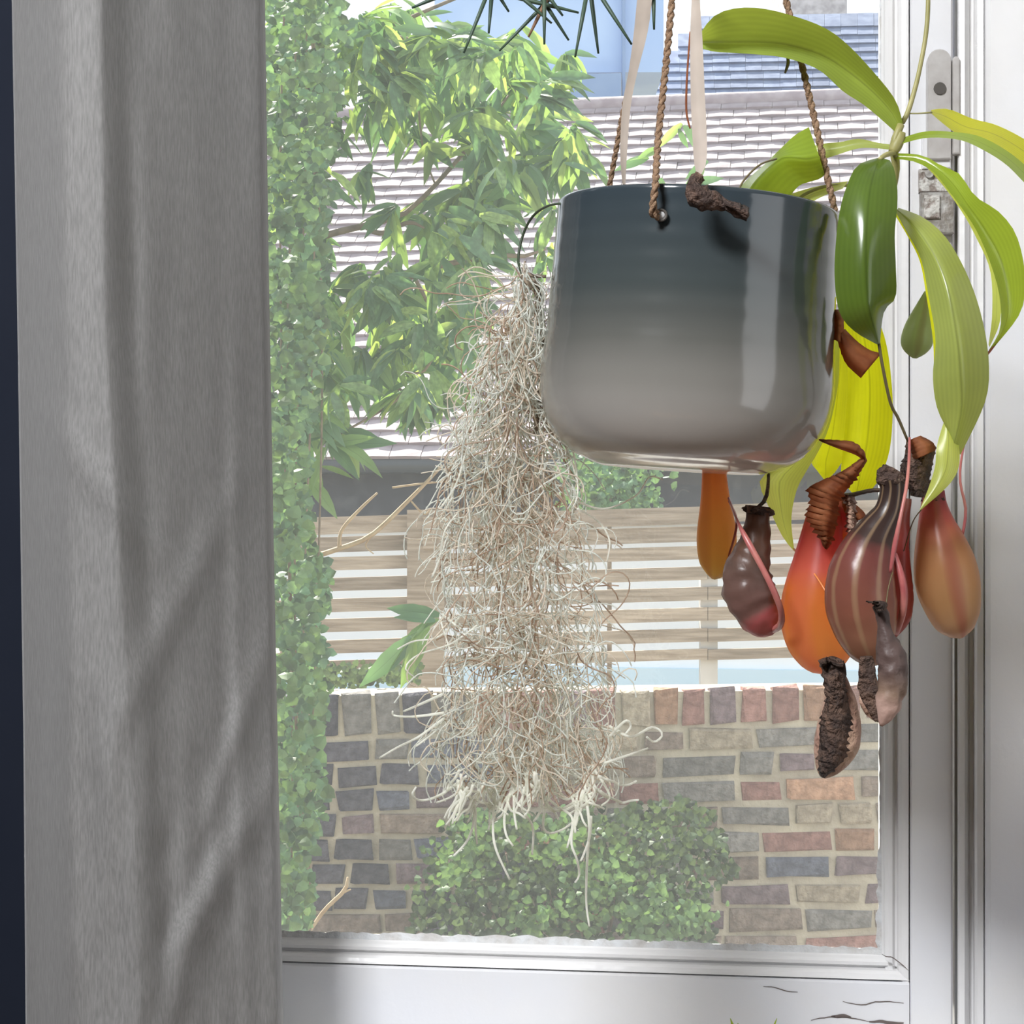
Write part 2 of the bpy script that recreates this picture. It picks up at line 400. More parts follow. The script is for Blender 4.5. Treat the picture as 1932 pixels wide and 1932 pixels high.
# glass pane with a slight milky haze mixed into its shader
m, t, p, out = nt('hazy_glass')
tr = t.nodes.new('ShaderNodeBsdfTransparent'); gl = t.nodes.new('ShaderNodeBsdfGlossy'); gl.inputs['Roughness'].default_value = 0.01
fr = t.nodes.new('ShaderNodeFresnel'); fr.inputs[0].default_value = 1.45
m1 = t.nodes.new('ShaderNodeMixShader'); t.links.new(fr.outputs[0], m1.inputs[0]); t.links.new(tr.outputs[0], m1.inputs[1]); t.links.new(gl.outputs[0], m1.inputs[2])
du = t.nodes.new('ShaderNodeBsdfTranslucent'); du.inputs[0].default_value = (0.9, 0.95, 1, 1)
m2 = t.nodes.new('ShaderNodeMixShader'); m2.inputs[0].default_value = 0.02
t.links.new(m1.outputs[0], m2.inputs[1]); t.links.new(du.outputs[0], m2.inputs[2]); t.links.new(m2.outputs[0], out.inputs[0])
M['glass'] = m
b = MB(); b.box8([Wp(UL - .005, -.003, ZB - .004), Wp(UR + .005, -.003, ZB - .004), Wp(UR + .005, 0, ZB - .004), Wp(UL - .005, 0, ZB - .004),
                  Wp(UL - .005, -.003, ZT + .004), Wp(UR + .005, -.003, ZT + .004), Wp(UR + .005, 0, ZT + .004), Wp(UL - .005, 0, ZT + .004)])
b.build('glass_pane', M['glass'], win, False)

# window catch on the right stile
def rounded_plate(px0, px1, py0, py1, off0, off1, rtop=True):
    u0 = px2u(px0, off1); u1 = px2u(px1, off1); um = (u0 + u1) / 2; r = (u1 - u0) / 2
    z1 = py2z(py0, um, off1); z0 = py2z(py1, um, off1)
    poly = [(u0, z0), (u1, z0)]
    if rtop: poly += [(um + r * math.cos(a), z1 - r + r * math.sin(a)) for a in [PI * i / 10 for i in range(11)]]
    else: poly += [(u1, z1), (u0, z1)]
    n = len(poly); bev = 0.0008
    cu = sum(p[0] for p in poly) / n; cz = (z0 + z1) / 2
    vs = [Wp(u, off0, z) for u, z in poly] + [Wp(u, off1 - bev, z) for u, z in poly] + \
         [Wp(cu + (u - cu) * (1 - bev / r), off1, cz + (z - cz) * (1 - bev / max((z1 - z0) / 2, r))) for u, z in poly]
    fs = [tuple(range(n - 1, -1, -1)), tuple(range(2 * n, 3 * n))]
    for L in (0, n): fs += [(L + i, L + (i + 1) % n, L + n + (i + 1) % n, L + n + i) for i in range(n)]
    b = MB(); b.add(vs, fs); return b
lk = thing('window_latch', Wp(px2u(1770, .03), .03, H + 0.2), 'painted metal window latch on the right stile, dark screw near its rounded top', 'latch')
rounded_plate(1750, 1795, 92, 300, .0215, .034).build('lever', M['metal'], lk, False)
rounded_plate(1797, 1811, 106, 290, .024, .032, True).build('side_strip', M['metal'], lk, False)
um = px2u(1773, .0345); zm = py2z(167, um, .0345)
b = MB(); b.tube([Wp(um, .030, zm), Wp(um, .0355, zm)], 0.0042, 16); b.build('screw', M['dark_screw'], lk, False)
rounded_plate(1740, 1794, 255, 318, .0215, .030, False).build('back_plate', M['paint2'], lk, False)
rounded_plate(1734, 1793, 318, 362, .0215, .028, False).build('catch_plate', M['rust'], lk, False, label='flaked brown catch plate')
b = MB(); um = px2u(1753, .029); zm = py2z(328, um, .029); b.tube([Wp(um, .0275, zm), Wp(um, .031, zm)], 0.003, 14); b.build('screw', M['steel'], lk, False)
rounded_plate(1737, 1800, 362, 440, .0215, .033, False).build('catch_block', M['steel'], lk, False, label='worn steel catch block')
rounded_plate(1744, 1774, 368, 412, .033, .0355, False).build('striker', M['rust'], lk, False)

# walls, floor, ceiling, sill
def slab(name, pts_uoz, m, label, cat):
    b = MB(); b.box8(pts_uoz); o = b.build(name, m, None, False); return tag(o, label, cat, kind='structure')
def wbox(name, u0, u1, o0, o1, z0, z1, m, label, cat):
    return slab(name, [Wp(u0, o1, z0), Wp(u1, o1, z0), Wp(u1, o0, z0), Wp(u0, o0, z0), Wp(u0, o1, z1), Wp(u1, o1, z1), Wp(u1, o0, z1), Wp(u0, o0, z1)], m, label, cat)
u0 = UL - .14; u1 = cs + .195
wbox('wall_back', -2.0, u0, -.22, .0, 0, 2.6, M['navy'], 'dark navy wall strip left of the grey curtain', 'wall')
wbox('wall_back', u1, 2.2, -.22, .03, 0, 2.6, M['plaster'], 'pale wall beyond the window casing on the right', 'wall')
wbox('wall_back', u0, u1, -.22, .02, 0, zbot - .021, M['plaster'], 'pale wall below the window', 'wall')
wbox('wall_back', u0, u1, -.22, .02, ztop + .121, 2.6, M['plaster'], 'pale wall above the window', 'wall')
b = MB(); b.box((-2.3, -2.2, -.1), (2.4, 1.9, 0)); tag(b.build('floor', M['floor'], None, False), 'wooden room floor', 'floor', kind='structure')
b = MB(); b.box((-2.3, -2.2, 2.6), (2.4, 1.36, 2.7)); tag(b.build('ceiling', M['plaster'], None, False), 'pale room ceiling', 'ceiling', kind='structure')
b = MB(); b.box((2.3, -2.2, 0), (2.4, 1.2, 2.6)); tag(b.build('wall_right', M['plaster'], None, False), 'pale side wall right of the camera', 'wall', kind='structure')
b = MB(); b.box((-2.0, -2.2, 0), (2.3, -2.1, 2.6)); tag(b.build('wall_front', M['rear'], None, False), 'grey wall behind the camera', 'wall', kind='structure')
b = MB(); b.box((-2.1, -2.2, 0), (-2.0, 1.6, 2.6)); tag(b.build('wall_left', M['navy'], None, False), 'dark navy side wall', 'wall', kind='structure')
wbox('trim_1', u0, u1, .02, .17, zbot - .045, zbot - .021, M['paint2'], 'white painted window sill board', 'sill')

# ------------------------------------------------------------------ curtain
m, t, p, out = nt('grey_linen')
tc = t.nodes.new('ShaderNodeTexCoord')
n1 = t.nodes.new('ShaderNodeTexNoise'); n1.inputs['Scale'].default_value = 900; n1.inputs['Detail'].default_value = 2
mp = t.nodes.new('ShaderNodeMapping'); mp.inputs['Scale'].default_value = (1, 1, 0.12); t.links.new(tc.outputs['Object'], mp.inputs[0]); t.links.new(mp.outputs[0], n1.inputs['Vector'])
r = t.nodes.new('ShaderNodeMapRange'); r.inputs[1].default_value = .3; r.inputs[2].default_value = .7; r.inputs[3].default_value = .82; r.inputs[4].default_value = 1.18; t.links.new(n1.outputs[0], r.inputs[0])
hv = t.nodes.new('ShaderNodeHueSaturation'); hv.inputs['Color'].default_value = (0.225, 0.22, 0.215, 1); t.links.new(r.outputs[0], hv.inputs['Value'])
t.links.new(hv.outputs[0], p.inputs['Base Color']); p.inputs['Roughness'].default_value = 0.8; p.inputs['Sheen Weight'].default_value = 0.2
bp = t.nodes.new('ShaderNodeBump'); bp.inputs['Strength'].default_value = 0.15; bp.inputs['Distance'].default_value = 0.001
t.links.new(n1.outputs[0], bp.inputs['Height']); t.links.new(bp.outputs[0], p.inputs['Normal'])
tl = t.nodes.new('ShaderNodeBsdfTranslucent'); t.links.new(hv.outputs[0], tl.inputs[0])
mx = t.nodes.new('ShaderNodeMixShader'); mx.inputs[0].default_value = 0.04; t.links.new(p.outputs[0], mx.inputs[1]); t.links.new(tl.outputs[0], mx.inputs[2]); t.links.new(mx.outputs[0], out.inputs[0])
M['curtain'] = m
def lerp(a, b, t): return a + (b - a) * t
def sstep(a, b, x):
    t = min(max((x - a) / (b - a), 0), 1); return t * t * (3 - 2 * t)
def interp(tab, x):
    if x <= tab[0][0]: return tab[0][1]
    for (a, va), (b, vb) in zip(tab, tab[1:]):
        if x <= b: return lerp(va, vb, (x - a) / (b - a))
    return tab[-1][1]
cl = [(-900, 0), (0, 22), (700, 34), (1400, 44), (1932, 48), (3500, 52)]
cr = [(-900, 480), (0, 500), (500, 507), (1000, 516), (1500, 526), (1932, 535), (3500, 560)]
ridge = [(-900, 160), (0, 165), (600, 172), (900, 190), (1300, 215), (1700, 235), (3500, 260)]
vs = []; uv = []; NA, NB = 110, 150
for j in range(NB + 1):
    y = lerp(-760, 3700, j / NB)
    xl = interp(cl, y); xr = interp(cr, y); rg = interp(ridge, y)
    for i in range(NA + 1):
        a = i / NA
        x = lerp(xl, xr, a)
        d = 1.125
        # left turn-back, bright rounded pleat, shallow valley, flat fall to the right hem
        w1 = 62 + 25 * sstep(600, 1500, y)
        d -= 0.012 * math.exp(-((x - rg) / w1) ** 2)
        d += 0.105 * (1 - sstep(xl - 40, xl + 100, x))
        d += lerp(.118, .075, sstep(700, 1800, y)) * max(0, (x - rg - 25) / (xr - rg - 25)) ** 1.1
        d += 0.003 * math.exp(-((x - (rg + 75)) / 22) ** 2)
        d -= 0.0025 * math.exp(-((x - (xr - 70)) / 16) ** 2) * sstep(500, 900, y)
        d += 0.022 * sstep(xr - 16, xr + 3, x) ** 2
        # wrinkles shaped to imitate the slanting sun streaks low on the right
        k = sstep(850, 1500, y)
        for (wx, wy, sl, amp, wd_) in ((420, 1640, -0.55, .007, 26), (330, 1150, -0.5, .005, 30), (440, 1400, -0.35, .005, 20), (350, 1820, -.3, .006, 24), (180, 900, .8, .004, 30), (210, 1500, .15, .004, 26)):
            q = (x - wx) - sl * (y - wy)
            d -= amp * math.exp(-(q / wd_) ** 2) * math.exp(-((y - wy) / 230) ** 2)
        d += 0.0025 * mn.noise(Vector((x * 0.02, y * 0.003, 1.0))) + 0.002 * k * mn.noise(Vector((x * .03, y * .012, 5.0)))
        vs.append(P(x, y, d)); uv.append((a, j / NB))
fs = [(j * (NA + 1) + i, j * (NA + 1) + i + 1, (j + 1) * (NA + 1) + i + 1, (j + 1) * (NA + 1) + i) for j in range(NB) for i in range(NA)]
cur = thing('curtain', P(280, 3700, 1.16), 'heavy grey linen curtain hanging at the left of the window', 'curtain')
o = link('panel', mesh('panel', vs, fs, M['curtain'], True, uv), cur)
sm = o.modifiers.new('thick', 'SOLIDIFY'); sm.thickness = 0.0015; sm.offset = 1
b = MB(); b.tube([P(-400, -800, 1.19), P(700, -800, 1.19)], 0.012, 14)
tag(b.build('curtain_pole', M['steel']), 'metal curtain pole above the grey curtain', 'pole')

# ------------------------------------------------------------------ outside: ground, garden wall, fence, house
b = MB(); b.box((-14, 1.62, -.5), (16, 26, -.3)); tag(b.build('ground', M['ground'], None, False), 'bare garden ground outside the window', 'ground', kind='structure')

# garden wall of single bricks
DW = 5.1
wall = thing('garden_wall', P(1100, 2160, DW), 'low old brick garden wall with mixed red, brown and blackened bricks', 'wall', kind='structure')
brick_cols = {'red': (0.36, 0.18, 0.15), 'orange': (0.46, 0.26, 0.16), 'brown': (0.27, 0.205, 0.165), 'grey': (0.24, 0.225, 0.21), 'stock': (0.42, 0.35, 0.26), 'dark': (0.085, 0.08, 0.105), 'purple': (0.22, 0.155, 0.17), 'blue': (0.13, 0.14, 0.19)}
brick_cols = {k: tuple(v * .72 for v in c) for k, c in brick_cols.items()}
bmats = {k: mat('brick_' + k, c, 0.9, tuple(min(1, x * 1.55 + 0.03) for x in c), 38, 1.0, 90, per_object=0.22, contrast=(0.38, 0.68)) for k, c in brick_cols.items()}
def brick_mesh(w, h, seed, m):
    rr = random.Random(seed); vs = []
    d = 0.05; bv = 0.006
    for sx in (-1, 1):
        pass
    # front face inset ring for a worn arris: 4 back, 4 mid, 4 front
    jit = lambda a: a + rr.uniform(-.006, .006)
    for (yy, ins) in ((d, 0), (bv, 0), (0, bv)):
        for sx, sz in ((-1, -1), (1, -1), (1, 1), (-1, 1)):
            vs.append((jit(sx * (w / 2 - ins)), yy + (rr.uniform(-.002, .002) if yy < d else 0), jit(sz * (h / 2 - ins))))
    fs = []
    for L in (0, 4):
        for i in range(4): fs.append((L + i, L + (i + 1) % 4, L + 4 + (i + 1) % 4, L + 4 + i))
    fs.append((8, 9, 10, 11))
    return mesh('brick', vs, fs, m, False)
bm_cache = {}
def get_brick(w, h, kind, var):
    key = (round(w, 3), round(h, 3), kind, var)
    if key not in bm_cache: bm_cache[key] = brick_mesh(w, h, hash(key) & 0xffff if False else int(w * 1000) + var * 31 + len(kind), bmats[kind])
    return bm_cache[key]
def wall_line(y_left, y_right, x): return lerp(y_left, y_right, (x - 620) / 1000.0)
rb = random.Random(12)
kx = DW / F
def place_brick(x, yl, yr, w, h, kind, proud=0.0):
    y = wall_line(yl, yr, x)
    o = link('brick', get_brick(w, h, kind, rb.randrange(3)), wall)
    o.location = P(x, y, DW) + Vector((0, proud, 0))
    o.rotation_euler = (0, math.atan2((yr - yl), 1000) + rb.uniform(-.008, .008), 0)
# mortar bed behind the bricks
vs = [P(250, 1318, DW + .012), P(2330, 1292, DW + .012), P(2330, 2170, DW + .012), P(250, 2170, DW + .012)]
vs2 = [v + Vector((0, .21, 0)) for v in vs]
b = MB(); b.box8([vs[3], vs[2], vs2[2], vs2[3], vs[0], vs[1], vs2[1], vs2[0]]); b.build('mortar', M['mortar'], wall, False)
# brick-on-edge top
x = 470.0
tops_r = ['red', 'stock', 'orange', 'red', 'purple', 'red', 'red', 'orange', 'red', 'red', 'purple']; i = 0
while x < 2280:
    w = rb.uniform(48, 60)
    kind = rb.choice(['grey', 'grey', 'brown', 'dark', 'grey']) if x < 880 else tops_r[i % len(tops_r)]; i += 1
    x0 = x + w / 2
    h = lerp(80, 60, (x - 470) / 1300)
    place_brick(x0, 1350, 1326, (w - 8) * kx, h * kx, kind, rb.uniform(-.004, .004)); x += w + rb.uniform(2, 6)
palr = ['brown', 'purple', 'brown', 'stock', 'red', 'grey', 'brown', 'grey']
pall = ['dark', 'dark', 'blue', 'dark', 'purple', 'brown', 'grey', 'dark']
yl, yr = 1419.0, 1386.0
for row in range(12):
    x = 440.0 + (0 if row % 2 else 35) + rb.uniform(-8, 8); head = row % 2
    while x < 2230:
        wpx = rb.choice([128, 136, 120]) if rb.random() < (.62 if x > 950 else .35) else rb.choice([66, 72, 60])
        hp = rb.uniform(33, 40)
        kind = rb.choice(pall if x < 900 else palr)
        if x > 900:
            if row in (5, 6) and rb.random() < .6: kind = rb.choice(['blue', 'grey', 'purple'])
            if row in (2, 4) and rb.random() < .5: kind = rb.choice(['red', 'orange'])
        place_brick(x + wpx / 2, yl, yr, wpx * kx, hp * kx, kind, rb.uniform(-.004, .005)); x += wpx + rb.uniform(9, 15)
    yl += 46.5; yr += 50.0

# slatted fence behind the wall
DF = 6.5
fence = thing('slatted_fence', P(1100, 1800, DF), 'weathered brown horizontal slat fence above the brick wall', 'fence')
def px_box(x0, x1, yl0, yl1, yr0, yr1, d, thick, m, name, parent, label=None, smooth=False):
    """board whose left end spans rows yl0..yl1 and right end yr0..yr1"""
    f = [P(x0, yl1, d), P(x1, yr1, d), P(x1, yr1, d) + Vector((0, thick, 0)), P(x0, yl1, d) + Vector((0, thick, 0)),
         P(x0, yl0, d), P(x1, yr0, d), P(x1, yr0, d) + Vector((0, thick, 0)), P(x0, yl0, d) + Vector((0, thick, 0))]
    b = MB(); b.box8(f); return b.build(name, m, parent, smooth, label)
SL = -0.030
def sy(y, x): return y + SL * (x - 700)
slats = [(973, 1006, 0), (1012, 1041, .012), (1048, 1073, 0)] + [(1088 + 39 * i, 1113 + 39 * i, 0) for i in range(4)] + [(1244, 1264, 0)]
for (y0, y1, dd) in slats:
    for (xa, xb) in ((330, 803), (803, 1336), (1336, 1860), (1860, 2420)):
        j = rb.uniform(-1.5, 1.5)
        px_box(xa, xb - 1, sy(y0, xa) + j, sy(y1, xa) + j, sy(y0, xb) + j, sy(y1, xb) + j, DF + .04 + dd, .018, M['wood_h'], 'slat', fence)
px_box(768, 838, 962, 1905, 961, 1905, DF - .05, .09, M['wood'], 'post', fence)
px_box(1322, 1354, 1085, 1890, 1085, 1890, DF + .06, .06, M['wood_grey'], 'post', fence, label='pale grey post behind the slats')
px_box(330, 400, 965, 1905, 965, 1905, DF - .05, .09, M['wood'], 'post', fence)
px_box(1800, 1860, 925, 1905, 925, 1905, DF - .05, .09, M['wood'], 'post', fence)
b = MB(); b.tube([P(773, 996, DF - .052) + Vector((0, -.004, 0)), P(773, 996, DF - .05)], .011, 10)
px_box(798, 822, 975, 1035, 975, 1035, DF - .06, .01, M['wood'], 'cleat', fence)

# house behind: tiled roof, black gutter, pale wall
def house_pt(s, q, r):
    """s along the eave (m), q up the roof slope (m), r out of the roof plane"""
    a = math.radians(9.0); p = math.radians(40)
    ex = Vector((math.cos(a), -math.sin(a), 0)); back = Vector((math.sin(a), math.cos(a), 0))
    up = back * math.cos(p) + Vector((0, 0, math.sin(p))); nn = -back * math.sin(p) + Vector((0, 0, math.cos(p)))
    return Vector((0, 9.15, H + 0.285)) + ex * s + up * q + nn * r
house = thing('tiled_house', house_pt(0, 0, 0) - Vector((0, 0, H + .585)), 'neighbouring house with a pale lilac brown tiled roof over black gutter', 'house')
def hbox(name, s0, s1, y0, y1, z0, z1, m, parent=house, label=None):
    a = math.radians(9.0); ex = Vector((math.cos(a), -math.sin(a), 0)); back = Vector((math.sin(a), math.cos(a), 0))
    o = Vector((0, 9.15, 0))
    q = lambda s, y, z: o + ex * s + back * y + Vector((0, 0, z))
    b = MB(); b.box8([q(s0, y0, z0), q(s1, y0, z0), q(s1, y1, z0), q(s0, y1, z0), q(s0, y0, z1), q(s1, y0, z1), q(s1, y1, z1), q(s0, y1, z1)])
    return b.build(name, m, parent, False, label)
S0, S1 = -3.6, 6.4
hbox('wall', S0, S1, .25, .45, -.3, H - .03, M['render_wall'], label='pale blue white painted wall')
hbox('base_band', S0, S1, .20, .26, -.3, H - .80, M['base_blue'], label='pale blue lower band of the wall')
hbox('fascia_board', S0, S1, .12, .24, H - .06, H + .235, M['fascia'])
b = MB()
g = [house_pt(S0 - .05, -.02, -.03) + Vector((0, 0, -.01)), house_pt(S1 + .05, -.02, -.03) + Vector((0, 0, -.01))]
b.tube(g, .045, 10); b.build('gutter', M['gutter'], house)
b = MB(); b.box8([house_pt(S0, 0, -.06), house_pt(S1, 0, -.06), house_pt(S1, 3.75, -.06), house_pt(S0, 3.75, -.06), house_pt(S0, 0, -.015), house_pt(S1, 0, -.015), house_pt(S1, 3.75, -.015), house_pt(S0, 3.75, -.015)])
b.build('roof_board', M['lead'], house, False)
def tile_geo():
    w, l, th = .162, .15, .012
    vs = []; nx = 3
    for k, (q, r0) in enumerate(((0, th + .012), (l, .004))):
        for i in range(nx):
            xx = -w / 2 + w * i / (nx - 1); vs.append((xx, q, r0 + .003 * (1 - (2 * i / (nx - 1) - 1) ** 2)))
    for i in range(nx): vs.append((-w / 2 + w * i / (nx - 1), 0, .006))
    fs = [(0, 1, 4, 3), (1, 2, 5, 4), (6, 7, 1, 0), (7, 8, 2, 1), (6, 0, 3), (8, 5, 2)]
    return vs, fs
tv, tf = tile_geo(); tile_me = mesh('roof_tile', tv, tf, M['tile'], False)
a = math.radians(9); pch = math.radians(40)
ex = Vector((math.cos(a), -math.sin(a), 0)); back = Vector((math.sin(a), math.cos(a), 0))
upv = back * math.cos(pch) + Vector((0, 0, math.sin(pch))); nnv = ex.cross(upv)
hm = Matrix((ex, upv, nnv)).transposed().to_4x4()
def proj(v): return CX + v.x / v.y * F, CY - (v.z - H) / v.y * F
boxes = [(1085, 1690, 190, 420), (635, 880, 225, 440), (690, 860, 760, 870)]
rest = MB(); cnt = 0; rt = random.Random(5)
for row in range(34):
    q = row * .11 - .03
    for c in range(int((S1 - S0) / .165)):
        s = S0 + .0825 + c * .165 + (.0825 if row % 2 else 0)
        v = house_pt(s, q, 0); x, y = proj(v)
        jm = Matrix.Translation(v + nnv * rt.uniform(-.002, .004)) @ hm @ Matrix.Rotation(rt.uniform(-.012, .012), 4, 'Z') @ Matrix.Rotation(rt.uniform(-.02, .02), 4, 'X')
        if cnt < 300 and any(bx[0] < x < bx[1] and bx[2] < y < bx[3] for bx in boxes):
            o = link('roof_tile', tile_me, house); o.matrix_parent_inverse = Matrix.Identity(4); o.matrix_basis = Matrix.Translation(-house.location) @ jm; cnt += 1
        else: rest.add([jm @ Vector(k) for k in tv], tf)
rest.build('roof_tiling', M['tile'], house, False, kind='stuff')
b = MB(); b.tube([house_pt(S0, 3.74, .0), house_pt(S1, 3.74, .0)], .06, 8); b.build('ridge', M['tile'], house)

# blue clad building and slate roof further back
blue = thing('blue_building', P(1100, 1300, 15), 'pale blue clad building beyond the tiled roof, left of the slates', 'building')
px_box(820, 1252, -260, 138, -268, 136, 15.0, 1.0, M['blue_clad'], 'wall', blue)
px_box(1060, 1172, 140, 260, 138, 260, 14.8, .25, M['blue_dark'], 'lower_panel', blue, label='darker blue lower panel')
px_box(1174, 1180, -260, 260, -262, 260, 14.9, .1, M['blue_dark'], 'joint', blue)
px_box(820, 1060, 142, 260, 141, 260, 14.9, 1, M['render_grey'], 'base_wall', blue)
slate = thing('slate_house', P(1500, 1300, 17), 'blue grey slate roofed house behind the tiled roof at top right', 'house')
px_box(1190, 1900, 150, 1300, 150, 1300, 17.8, .9, M['render_grey'], 'wall', slate)
rt = random.Random(9)
for row in range(9):
    y0 = 188 - row * 16; d0 = 16.2 + row * .12
    x = 1195 + row * 14 + (14 if row % 2 else 0)
    while x < 1850:
        w = 31
        ya = y0 - .02 * (x - 1200)
        bqs = [P(x, ya, d0), P(x + w - .4, ya - .6, d0), P(x + w - .4, ya - 24, d0 + .25), P(x, ya - 23.5, d0 + .25)]
        up_ = Vector((0, -.02, .012)); jj = Vector((0, rt.uniform(-.003, .003), rt.uniform(-.002, .002)))
        b = MB(); b.box8([v + jj for v in bqs] + [v + up_ + jj for v in bqs]); b.build('slate', M['slate'], slate, False); x += w
chim = thing('rendered_gable', P(1540, 1300, 19), 'rough grey rendered chimney stack above the slate roof', 'chimney')
px_box(1488, 1598, -180, 200, -180, 200, 18.9, 1.2, M['render_grey'], 'stack', chim)
px_box(1478, 1608, -205, -178, -205, -178, 18.8, 1.4, M['render_grey'], 'cap', chim)

# ------------------------------------------------------------------ foliage helpers
def leaf_tpl(nl=4, fold=.22, droop=.25, wid=.16):
    """unit lanceolate leaf along +Y, width about 2*wid; returns verts, faces, uvs"""
    vs = []; uv = []
    for i in range(nl + 1):
        t = i / nl; w = wid * math.sin(PI * min(1, t * .93 + .07)) ** .8 * (1 - .25 * t) if i < nl else 0.004
        z = -droop * t * t
        vs += [(-w, t, z + w * fold), (0, t, z), (w, t, z + w * fold)]; uv += [(0, t), (.5, t), (1, t)]
    fs = []
    for i in range(nl):
        a = i * 3; fs += [(a, a + 1, a + 4, a + 3), (a + 1, a + 2, a + 5, a + 4)]
    return vs, fs, uv
def frame_mat(pos, direc, nrm, s):
    y = direc.normalized(); x = y.cross(nrm); x = x.normalized() if x.length > 1e-6 else y.orthogonal().normalized(); z = x.cross(y)
    m = Matrix((x, y, z)).transposed().to_4x4(); return Matrix.Translation(pos) @ m @ Matrix.Scale(s, 4)

M['leaf_a'] = leaf_mat('laurel_leaf', (0.20, 0.33, 0.14), (0.36, 0.56, 0.11), .4, .38, True, .35, 6)
M['leaf_b'] = leaf_mat('laurel_leaf_pale', (0.30, 0.44, 0.18), (0.55, 0.72, 0.14), .4, .45, True, .3, 6)
M['leaf_c'] = leaf_mat('laurel_leaf_deep', (0.11, 0.22, 0.12), (0.17, 0.33, 0.09), .35, .3, True, .35, 6)
M['ivy_mat'] = leaf_mat('ivy_leaf', (0.10, 0.20, 0.12), (0.18, 0.30, 0.08), .45, .3, False, .75, 14)
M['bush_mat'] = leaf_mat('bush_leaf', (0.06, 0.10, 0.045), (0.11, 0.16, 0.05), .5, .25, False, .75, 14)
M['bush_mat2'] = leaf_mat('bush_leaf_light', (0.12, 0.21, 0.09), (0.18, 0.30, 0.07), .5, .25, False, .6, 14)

# ------------------------------------------------------------------ the broad-leaved tree
tree = thing('laurel_tree', P(430, 1950, 4.2), 'broad-leaved tree with drooping sunlit leaves filling the upper left of the window', 'tree')
b = MB(); q = catmull([(400, 2080, 4.3, 26), (425, 1500, 4.25, 22), (410, 900, 4.2, 18), (440, 350, 4.2, 13), (430, -150, 4.2, 8)], 16)
b.tube([P(*k[:3]) for k in q], [k[3] * k[2] / F for k in q], 8); b.build('trunk', M['bark'], tree)
branches = [[(420, 620, 4.2, 9), (560, 470, 4.1, 7), (690, 425, 4.0, 6), (760, 405, 4.0, 5), (820, 350, 4.0, 4.5), (890, 270, 4.0, 3.5), (960, 180, 4.0, 2)],
            [(415, 780, 4.2, 9), (600, 620, 4.1, 7), (780, 520, 4.0, 6), (860, 495, 4.0, 5.5), (930, 482, 4.0, 5), (985, 484, 4.0, 4), (1030, 470, 4.0, 2)],
            [(690, 428, 4.0, 5), (720, 440, 4.0, 5), (770, 420, 3.98, 4), (800, 430, 4, 2)],
            [(430, 250, 4.2, 8), (600, 120, 4.1, 6), (760, 40, 4.0, 4), (900, -20, 4.0, 3)],
            [(430, 120, 4.2, 7), (640, 60, 4.1, 5), (860, 100, 4.1, 3.5), (1000, 190, 4.0, 2.5)],
            [(790, 210, 4.0, 2), (800, 290, 4.0, 2), (820, 345, 4.0, 2)],
            [(780, 520, 4.0, 4), (810, 580, 4.0, 3.5), (825, 640, 4.0, 3), (800, 700, 4.0, 3), (760, 700, 4, 2)],
            [(600, 620, 4.1, 5), (660, 700, 4.0, 4), (760, 740, 3.9, 3), (640, 820, 3.8, 2)],
            [(410, 900, 4.2, 6), (520, 800, 4.0, 5), (620, 815, 3.8, 3)]]
for br in branches:
    q = catmull(br, 18); b = MB(); b.tube([P(*k[:3]) for k in q], [k[3] * k[2] / F for k in q], 6); b.build('branch', M['bark'], tree)
# clusters: (px, py, spread x, spread y, number of clusters)
areas = [(560, 60, 70, 70, 9), (690, 70, 90, 70, 11), (820, 70, 80, 70, 9), (930, 90, 70, 70, 9), (1010, 170, 60, 60, 7), (760, 180, 110, 60, 9), (900, 230, 90, 70, 9),
         (600, 220, 70, 70, 7), (560, 380, 60, 90, 8), (1060, 290, 50, 50, 5), (960, 330, 60, 50, 5), (880, 360, 40, 50, 4), (780, 420, 70, 40, 5), (900, 420, 60, 50, 5),
         (700, 520, 90, 60, 7), (570, 560, 60, 90, 8), (820, 580, 80, 70, 8), (680, 660, 90, 60, 9), (900, 600, 50, 70, 5), (790, 720, 50, 40, 6), (600, 760, 60, 60, 6), (700, 320, 20, 30, 1),
         (1040, 470, 25, 50, 2), (990, 230, 60, 40, 4), (1060, 380, 30, 30, 1), (850, 500, 90, 60, 4)]
rl = random.Random(21)
all_leaves = []
def droop_cluster(x, y, d, n, lpx, rnd):
    c = P(x, y, d); base = Vector((rnd.uniform(-.5, .7), rnd.uniform(-.5, .3), -.75)).normalized()
    for i in range(n):
        ang = rnd.uniform(-1.1, 1.1); v = Quaternion(Vector((0, 1, 0)), ang) @ base
        v = (v + Vector((rnd.uniform(-.2, .2), rnd.uniform(-.45, .45), rnd.uniform(-.15, .25)))).normalized()
        nr = Vector((rnd.uniform(-.7, .7), rnd.uniform(-1, -.2), rnd.uniform(.1, 1.0)))
        L = lpx * rnd.uniform(.65, 1.2) * d / F
        all_leaves.append((c + v * L * .08 + Vector((rnd.uniform(-.02, .02),) * 3), v, nr, L))
for (x, y, sx, sy_, n) in areas:
    for i in range(int(n * 1.7)): droop_cluster(rl.gauss(x, sx * .5), rl.gauss(y, sy_ * .5), rl.uniform(3.6, 4.5), rl.randint(7, 10), 78, rl)
for (x, y, n, l) in ((625, 830, 8, 110), (800, 1180, 5, 110), (830, 1170, 4, 100), (590, 890, 4, 80), (1075, 250, 7, 75), (1235, 290, 4, 60), (1290, 230, 3, 60), (1330, 310, 4, 60), (1230, 345, 5, 60), (1300, 350, 5, 60)):
    droop_cluster(x, y, 3.8, n, l, rl)
rl.shuffle(all_leaves)
tpls = [leaf_tpl(4, .3, .25, .16), leaf_tpl(4, .5, .1, .14), leaf_tpl(4, .15, .4, .18)]
